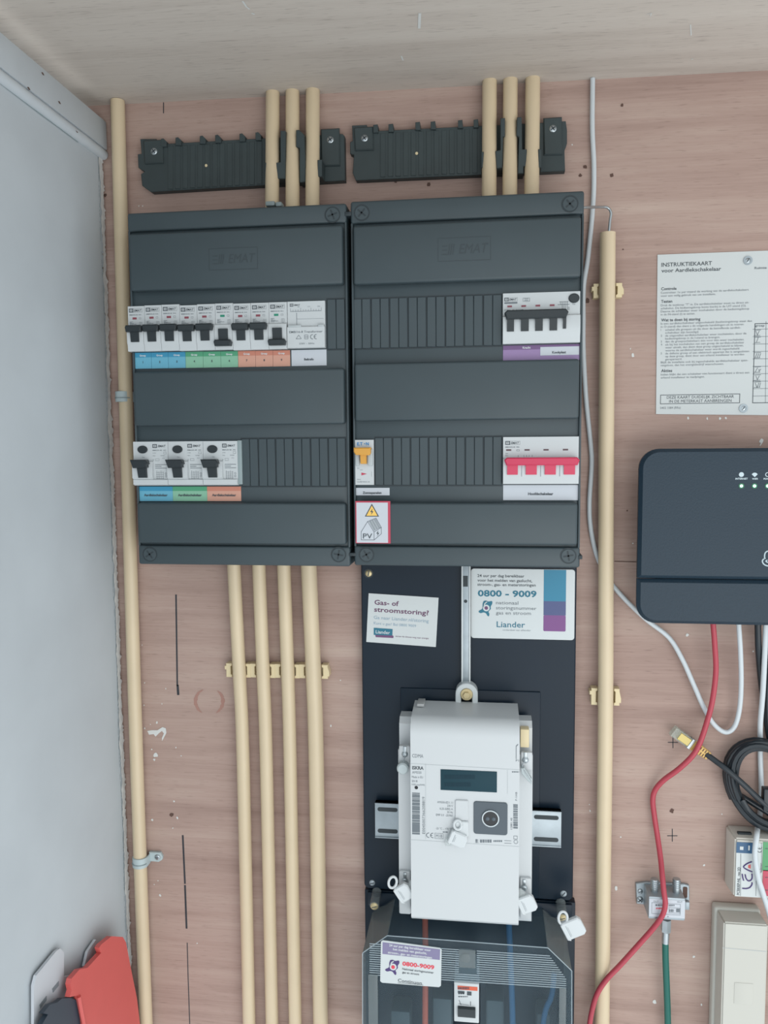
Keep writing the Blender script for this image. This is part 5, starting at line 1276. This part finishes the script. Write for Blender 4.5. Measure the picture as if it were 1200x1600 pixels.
cable('black_cable', [(1184, 972, 0.022), (1185, 1010, 0.018), (1187.5, 1045, 0.009), (1192, 1085, 0.0055), (1197, 1120, 0.005), (1204, 1160, 0.005), (1216, 1205, 0.005)], 0.0034, 'cable_black', 'black cable hanging down from the underside of the router', 'black cables')
cable('black_cable', [(1202, 972, 0.022), (1201, 1040, 0.014), (1199, 1100, 0.010), (1203, 1150, 0.007), (1215, 1205, 0.006)], 0.0022, 'cable_black', 'thin black cable at the right edge of the photo under the router', 'black cables')

# coiled black patch cable with yellow boot
t = thing('coiled_patch_cable', 'black patch cable wound in a loop with a yellow booted plug', 'cable', W(1195, 1305, 0.008))
pts = []
for i in range(0, 8 * 36 + 1):
    a = math.radians(200 - i * 10); k = i / 36
    lay = (0, 1.0, 2.0, 3.0, 2.4, 1.5, 0.6, 1.9, 3.0)
    off = lay[int(k)] + (lay[min(int(k) + 1, 8)] - lay[int(k)]) * (k - int(k))
    rx, ry = 66 - off * 5.4 + 1.3 * math.sin(3 * a + k), 74 - off * 5.2 + 1.2 * math.cos(2 * a + 2 * k)
    # tilted oval, drooping to the lower right
    u, v = rx * math.cos(a), ry * math.sin(a)
    px, py = 1200 + u + 0.16 * -v * 1.0, 1228 - v + 0.10 * u
    pts.append(W(px, py, 0.010 + 0.0036 * (k % 8) * 0.35 + 0.003 * (int(k) % 2)))
tail = [W(1250, 1300, 0.022), W(1215, 1272, 0.026), W(1190, 1252, 0.028), W(1160, 1224, 0.028), W(1135, 1202, 0.025), W(1118, 1189, 0.020), W(1103, 1178, 0.016)]
part('cord', MB().tube(pts, 0.0030, 9, 0), 'cable_black', t)
part('cord_end', MB().tube([pts[-1]] + tail, 0.0031, 10, 8), 'cable_black', t)
part('strap', MB().box(W(1193, 1268, 0.03), W(1210, 1234, 0.03) + Vector((0.0, 0.01, 0)), 0.001), 'cable_black', t)
p0 = Vector(xz(1051, 1141.5, 0.013)); p1 = Vector(xz(1106, 1180, 0.013)); ax = (p1 - p0).normalized(); nx_ = Vector((-ax.y, ax.x)); ln = (p1 - p0).length
def bar2(u0, u1, v0, v1):
    return [tuple(p0 + ax * u * ln + nx_ * v) for u, v in ((u0, v0), (u1, v0), (u1, v1), (u0, v1))]
pl = part('plug', MB().prism(bar2(0.0, 0.50, -0.0058, 0.0058), 0.017, 0.009, 0.0005), 'clear_plug', t)
part('contacts', MB().prism(bar2(0.16, 0.46, -0.0042, 0.0042), 0.0175, 0.011, 0.0004), 'gold', pl)
part('plug_shield', MB().prism(bar2(0.46, 0.54, -0.0062, 0.0062), 0.0176, 0.0085, 0.0004), 'steel', pl)
bt = part('boot', MB().prism([tuple(p0 + ax * u * ln + nx_ * v) for u, v in ((0.54, -0.0056), (1.0, -0.0044), (1.0, 0.0044), (0.54, 0.0056))], 0.0180, 0.0095, 0.0009), 'boot_yellow', t)
for k in range(4):
    u = 0.72 + 0.065 * k
    part('boot_slot', MB().prism(bar2(u, u + 0.022, 0.0008, 0.0042), 0.0182, 0.0170).prism(bar2(u, u + 0.022, -0.0042, -0.0008), 0.0182, 0.0170), 'hole', bt)

# ------------------------------------------------------------------ white filter box
LF = 0.030
t = thing('filter_box', 'small ivory filter box with blue, green and red stickers under the black coil', 'filter box', W(1170, 1405, 0))
a = W(1150, 1402, LF); b_ = W(1150, 1310, LF); x0 = W(1148, 1350, LF).x; x1 = x0 + 0.064
bx0 = W(1137.5, 1350, 0.012).x; bz1 = W(1150, 1298, 0.014).z; bz0 = W(1150, 1403, LF).z
body = MB()
A = [(bx0, bz0 + 0.001), (x1 + 0.006, bz0 + 0.001), (x1 + 0.006, bz1), (bx0, bz1)]
Bq = [(x0, a.z), (x1, a.z), (x1, b_.z), (x0, b_.z)]
vv = [(p[0], -0.0006, p[1]) for p in A] + [(p[0], -0.014, p[1]) for p in A] + [(p[0], -LF, p[1]) for p in Bq]
ff = [(0, 1, 2, 3), (8, 9, 10, 11)] + [(i + k, (i + 1) % 4 + k, (i + 1) % 4 + k + 4, i + k + 4) for k in (0, 4) for i in range(4)]
bm = bmesh.new(); vs_ = [bm.verts.new(v) for v in vv]
for f in ff: bm.faces.new([vs_[i] for i in f])
bmesh.ops.bevel(bm, geom=list(bm.edges), offset=0.0018, segments=2, affect='EDGES'); bm.verts.index_update()
body.add([v.co.copy() for v in bm.verts], [[v.index for v in f.verts] for f in bm.faces]); bm.free()
part('case', body, 'ivory', t)
part('socket', MB().box(W(1153, 1306.5, 0.0215), W(1175, 1302, 0.0215) + Vector((0, 0.004, 0)), 0.0003), 'box_dark', t)
d2 = LF + 0.0003
lb = part('paper_label', MB().rect(W(1150, 1350, d2).x, W(1190.8, 1350, d2).x, W(1150, 1400, d2).z, W(1150, 1315.5, d2).z, d2), 'card_white', t)
d3 = d2 + 0.0002
a_, b2 = W(1150.3, 1332.5, d3), W(1176.3, 1317, d3)
part('blue_patch', MB().rect(a_.x, b2.x, a_.z, b2.z, d3), 'filter_blue', t)
part('patch_marks', MB().rect(W(1156, 1325, d3).x, W(1161.5, 1325, d3).x, W(1158, 1328, d3 + 0.0002).z, W(1158, 1322.5, d3).z, d3 + 0.0002).rect(W(1169, 1325, d3).x, W(1171.5, 1325, d3).x, W(1170, 1328.5, d3).z, W(1170, 1321, d3).z, d3 + 0.0002), 'card_white', t)
for nm, y0, y1, m_ in (('green_sticker', 1317.5, 1360.5, 'sticker_green'), ('red_sticker', 1361.5, 1399.5, 'sticker_crimson')):
    p, q = W(1191, y1, d3), W(1230, y0, d3); part(nm, MB().rect(p.x, q.x, p.z, q.z, d3), m_, t)
mb = MB()
mb.text('PCE83EP-NL  rev.2D', *xz(1155.5, 1398.5, d3), 4.2 * S(LF), d3, width=45 * S(LF), rot=math.pi / 2, bold=0.015)
for p, q in (((1157.5, 1334), (1157, 1400)), ((1181.5, 1376), (1181, 1400)), ((1190, 1317), (1190, 1362))): mb.line(xz(*p, d3), xz(*q, d3), 0.0004, d3)
ce_mark(mb, *xz(1190, 1332, d3), 6 * S(LF), d3, math.pi / 2); mb.text('splitter', *xz(1190, 1364, d3), 3 * S(LF), d3, width=16 * S(LF), rot=math.pi / 2)
for y in (1326, 1354, 1371, 1391): mb.line(xz(1195.5, y, d3 + 0.0001), xz(1200, y, d3 + 0.0001), 0.0007, d3 + 0.0001)
part('lettering', mb, 'print_dark', t)
mb = MB()
for pts in ([(1159.7, 1388), (1166, 1388.3), (1171.5, 1386.6), (1174.8, 1382), (1175, 1378.7)], [(1159.7, 1365.6), (1160.5, 1371), (1162, 1375.8)], [(1164.3, 1366.3), (1165.6, 1372.2), (1168.9, 1376.1), (1172.8, 1375.5), (1175.1, 1371.5), (1174.8, 1365)], [(1174.8, 1346.3), (1167.6, 1349.2), (1161.7, 1354.5), (1167.6, 1359), (1175.4, 1362.3)]):
    q = MB().tube([W(*p, d3) for p in pts], 0.0007, 6, 5); mb.add(q.v, q.f)
part('brand_lettering', mb, 'print_navy', t)
part('brand_accent', MB().flat(pxs([(1169, 1352), (1173, 1350.5), (1173, 1357.5), (1169, 1356)], d3), d3), 'tool_red', t)

# ------------------------------------------------------------------ aerial splitter and coax
PF = 0.030
t = thing('aerial_splitter', 'small silver cable splitter with white label screwed to the plywood', 'splitter', W(1040, 1440, 0))
part('flange', MB().prism(pxs([(993.5, 1381), (1010, 1379), (1070, 1382), (1077, 1384), (1077.5, 1408), (1068, 1412), (1010, 1414), (995, 1412.5)], 0.004), 0.004, 0.0004, 0.0006), 'zinc', t)
a = W(1013, 1435.5, PF); b_ = W(1071, 1404, PF)
part('case', MB().box((a.x, -0.0035, a.z), (b_.x, -PF, b_.z), 0.0012), 'zinc', t)
d2 = PF + 0.0003
part('paper_label', MB().rect(W(1014, 1434, d2).x, W(1070, 1434, d2).x, W(1040, 1433.5, d2).z, W(1040, 1405.5, d2).z, d2), 'label_white', t)
mb = MB(); d3 = d2 + 0.0002
mb.text('OUT', *xz(1021, 1409.5, d3), 2.8 * S(PF), d3, width=8 * S(PF)); mb.text('OUT', *xz(1058, 1410.5, d3), 2.8 * S(PF), d3, width=8 * S(PF))
smudge(mb, 1024, 1035, 1415.5, 2.4, d3, seed=2); smudge(mb, 1045, 1054, 1416, 2.4, d3, seed=3); smudge(mb, 1046, 1053, 1425, 4, d3, seed=8); p, q = W(1018, 1427.5, d3), W(1063.5, 1413, d3); mb.frame(p.x, q.x, p.z, q.z, 0.0003, d3)
p, q = W(1045, 1426.5, d3), W(1063, 1419, d3); mb.frame(p.x, q.x, p.z, q.z, 0.0003, d3); mb.rect(W(1056.5, 1425.5, d3).x, W(1062, 1425.5, d3).x, W(1060, 1425.5, d3).z, W(1060, 1420, d3).z, d3)
mb.flat(pxs([(1042.5, 1433), (1045, 1433), (1043.7, 1431)], d3), d3)
part('label_print', mb, 'print_mid', t)
mb = MB(); smudge(mb, 1025, 1038, 1420.5, 2.2, d3, seed=4); part('red_print', mb, 'print_red', t)
for px in (1022, 1056.5):
    p = W(px, 1404, 0.018); q = W(px, 1373, 0.018)
    cn = part('connector', MB().tube([(p.x, -0.018, p.z - 0.002), (p.x, -0.018, p.z + 0.004)], 0.0052, 6, 0).tube([(p.x, -0.018, p.z + 0.004), (p.x, -0.018, q.z)], 0.0040, 14, 0), 'steel', t)
    for k in range(4): part('thread', MB().tube([(p.x, -0.018, q.z - 0.002 - 0.0022 * k), (p.x, -0.018, q.z - 0.0028 - 0.0022 * k)], 0.0044, 14, 0), 'zinc', cn)
screw(t, 1000, 1406, 0.0045, 5.2, 'steel', 45, 0.0015, cross=True); screw(t, 1000.5, 1393, 0.0045, 4, 'steel', 20, 0.001)
part('mounting_slot', MB().prism(rounded(W(1067, 1400, 0.0045).x, W(1074, 1400, 0.0045).x, W(1070, 1403, 0.0045).z, W(1070, 1386, 0.0045).z, 0.0015), 0.0044, 0.003), 'hole', t)
part('earth_lug', MB().box(W(1070, 1422, 0.014), W(1078, 1410, 0.014) + Vector((0, 0.006, 0)), 0.001), 'zinc', t)
t = thing('coax_cable', 'green coax cable with silver connector under the splitter', 'cable', W(1043, 1690, 0.01))
p = W(1041, 1436, 0.018); q = W(1040.3, 1455, 0.018); r_ = W(1039.5, 1473, 0.018)
part('connector', MB().tube([p, q], 0.0054, 6, 0).tube([q, r_], 0.0040, 14, 0), 'steel', t)
part('cord', MB().tube([r_ + Vector((0, 0, 0.002)), W(1040, 1500, 0.017), W(1042, 1550, 0.014), W(1043.5, 1602, 0.012), W(1044, 1690, 0.01)], 0.0036, 12, 6), 'cable_green', t)

# ------------------------------------------------------------------ white junction box
JF = 0.040
t = thing('junction_box', 'tall off white plastic junction box in the lower right corner', 'junction box', W(1155, 1690, 0))
x0 = W(1128.5, 1540, JF).x; x1 = W(1197.5, 1540, JF).x; z1 = W(1160, 1443, JF).z; z0 = W(1160, 1690, JF).z
bx0 = W(1112.5, 1540, 0.012).x; bz1 = W(1150, 1418, 0.012).z
part('back_box', MB().box((bx0, -0.0005, z0), (x1 + 0.001, -0.014, bz1), 0.003, 3), 'cream_white', t)
mid = MB(); g = 0.0025
A = [(bx0 + g, z0), (x1 + 0.0, z0), (x1 + 0.0, bz1 - g), (bx0 + g, bz1 - g)]; Bq = [(x0, z0), (x1, z0), (x1, z1), (x0, z1)]
vv = [(p[0], -0.013, p[1]) for p in A] + [(p[0], -0.022, p[1]) for p in A] + [(p[0], -JF, p[1]) for p in Bq]
bm = bmesh.new(); vs_ = [bm.verts.new(v) for v in vv]
for f in ff: bm.faces.new([vs_[i] for i in f])
bmesh.ops.bevel(bm, geom=list(bm.edges), offset=0.0016, segments=2, affect='EDGES'); bm.verts.index_update()
mid.add([v.co.copy() for v in bm.verts], [[v.index for v in f.verts] for f in bm.faces]); bm.free()
cv = part('cover', mid, 'cream_white', t)
part('cover_seam', MB().line(xz(1128.5, 1481, JF + 0.0002), xz(1197.5, 1487, JF + 0.0002), 0.0005, JF + 0.0002), 'device_shade', cv)
p, q = W(1146.5, 1568, JF), W(1177, 1537, JF)
part('embossed_square', MB().box((p.x, -JF + 0.001, p.z), (q.x, -JF - 0.0005, q.z), 0.0004), 'cream_white', cv)
mb = MB(); mb.line(xz(1148, 1426, 0.0145), xz(1150, 1437, 0.0235), 0.0008, 0.0240); mb.line(xz(1165, 1427, 0.0145), xz(1168, 1437, 0.0235), 0.0008, 0.0240)
part('latch_slot', mb, 'print_soft', cv)

# ------------------------------------------------------------------ tools hanging on the left wall
def lprism(pts, off0, off1, bev=0.0):
    n_ = len(pts); P = [L(p[0], p[1], off1, XL) for p in pts]
    mb = MB(); dx = off1 - off0
    mb.add([(p.x, p.y, p.z) for p in P] + [(p.x - dx, p.y, p.z) for p in P],
           [tuple(range(n_)), tuple(range(2 * n_ - 1, n_ - 1, -1))] + [(i, i + n_, (i + 1) % n_ + n_, (i + 1) % n_) for i in range(n_)])
    return mb
t = thing('wall_bracket', 'pale slotted plastic bracket on the left wall behind the red tool', 'bracket', L(75, 1600, 0, XL))
part('plate', lprism([(53, 1600), (53, 1540), (57, 1524), (88, 1486), (94, 1482), (100, 1488), (100, 1526), (110, 1524), (112, 1545), (100, 1560), (80, 1572), (70, 1590), (66, 1640), (53, 1640)], 0.003, 0.006), 'tool_white', t)
for poly in ([(82, 1545), (92, 1533), (92, 1540), (83, 1551)], [(62, 1570), (73, 1556), (73, 1563), (63, 1576)]):
    part('slot', lprism(poly, 0.0055, 0.0064), 'print_soft', t)
part('clip_tab', lprism([(132, 1510), (137, 1487), (150, 1468), (156, 1470), (155, 1490), (150, 1500), (136, 1513)], 0.003, 0.006), 'tool_white', t)
t = thing('red_hand_tool', 'red plastic tool with notched back edge hanging on the left wall', 'tool', L(170, 1640, 0, XL))
part('shell', lprism([(158, 1476), (174, 1463), (192, 1464), (197, 1473), (204, 1510), (214, 1560), (220, 1610), (224, 1660), (138, 1660), (131, 1600), (122, 1555), (109, 1558), (112, 1547), (110, 1538), (112, 1529), (124, 1515), (137, 1512), (158, 1489), (155, 1481)], 0.0145, 0.020), 'tool_red', t)
part('raised_edge', MB().tube([L(123, 1557, 0.0205, XL), L(127, 1580, 0.0205, XL), L(131, 1602, 0.0205, XL), L(137, 1655, 0.0205, XL)], 0.0022, 8, 4), 'tool_red', t)
t = thing('black_hand_tool', 'black plastic tool with rounded top beside the red one on the left wall', 'tool', L(95, 1640, 0, XL))
part('shell', lprism([(68, 1583), (78, 1570), (90, 1566), (97, 1560), (110, 1559), (120, 1563), (125, 1590), (130, 1660), (60, 1660), (65, 1602), (75, 1585)], 0.012, 0.017), 'tool_black', t)
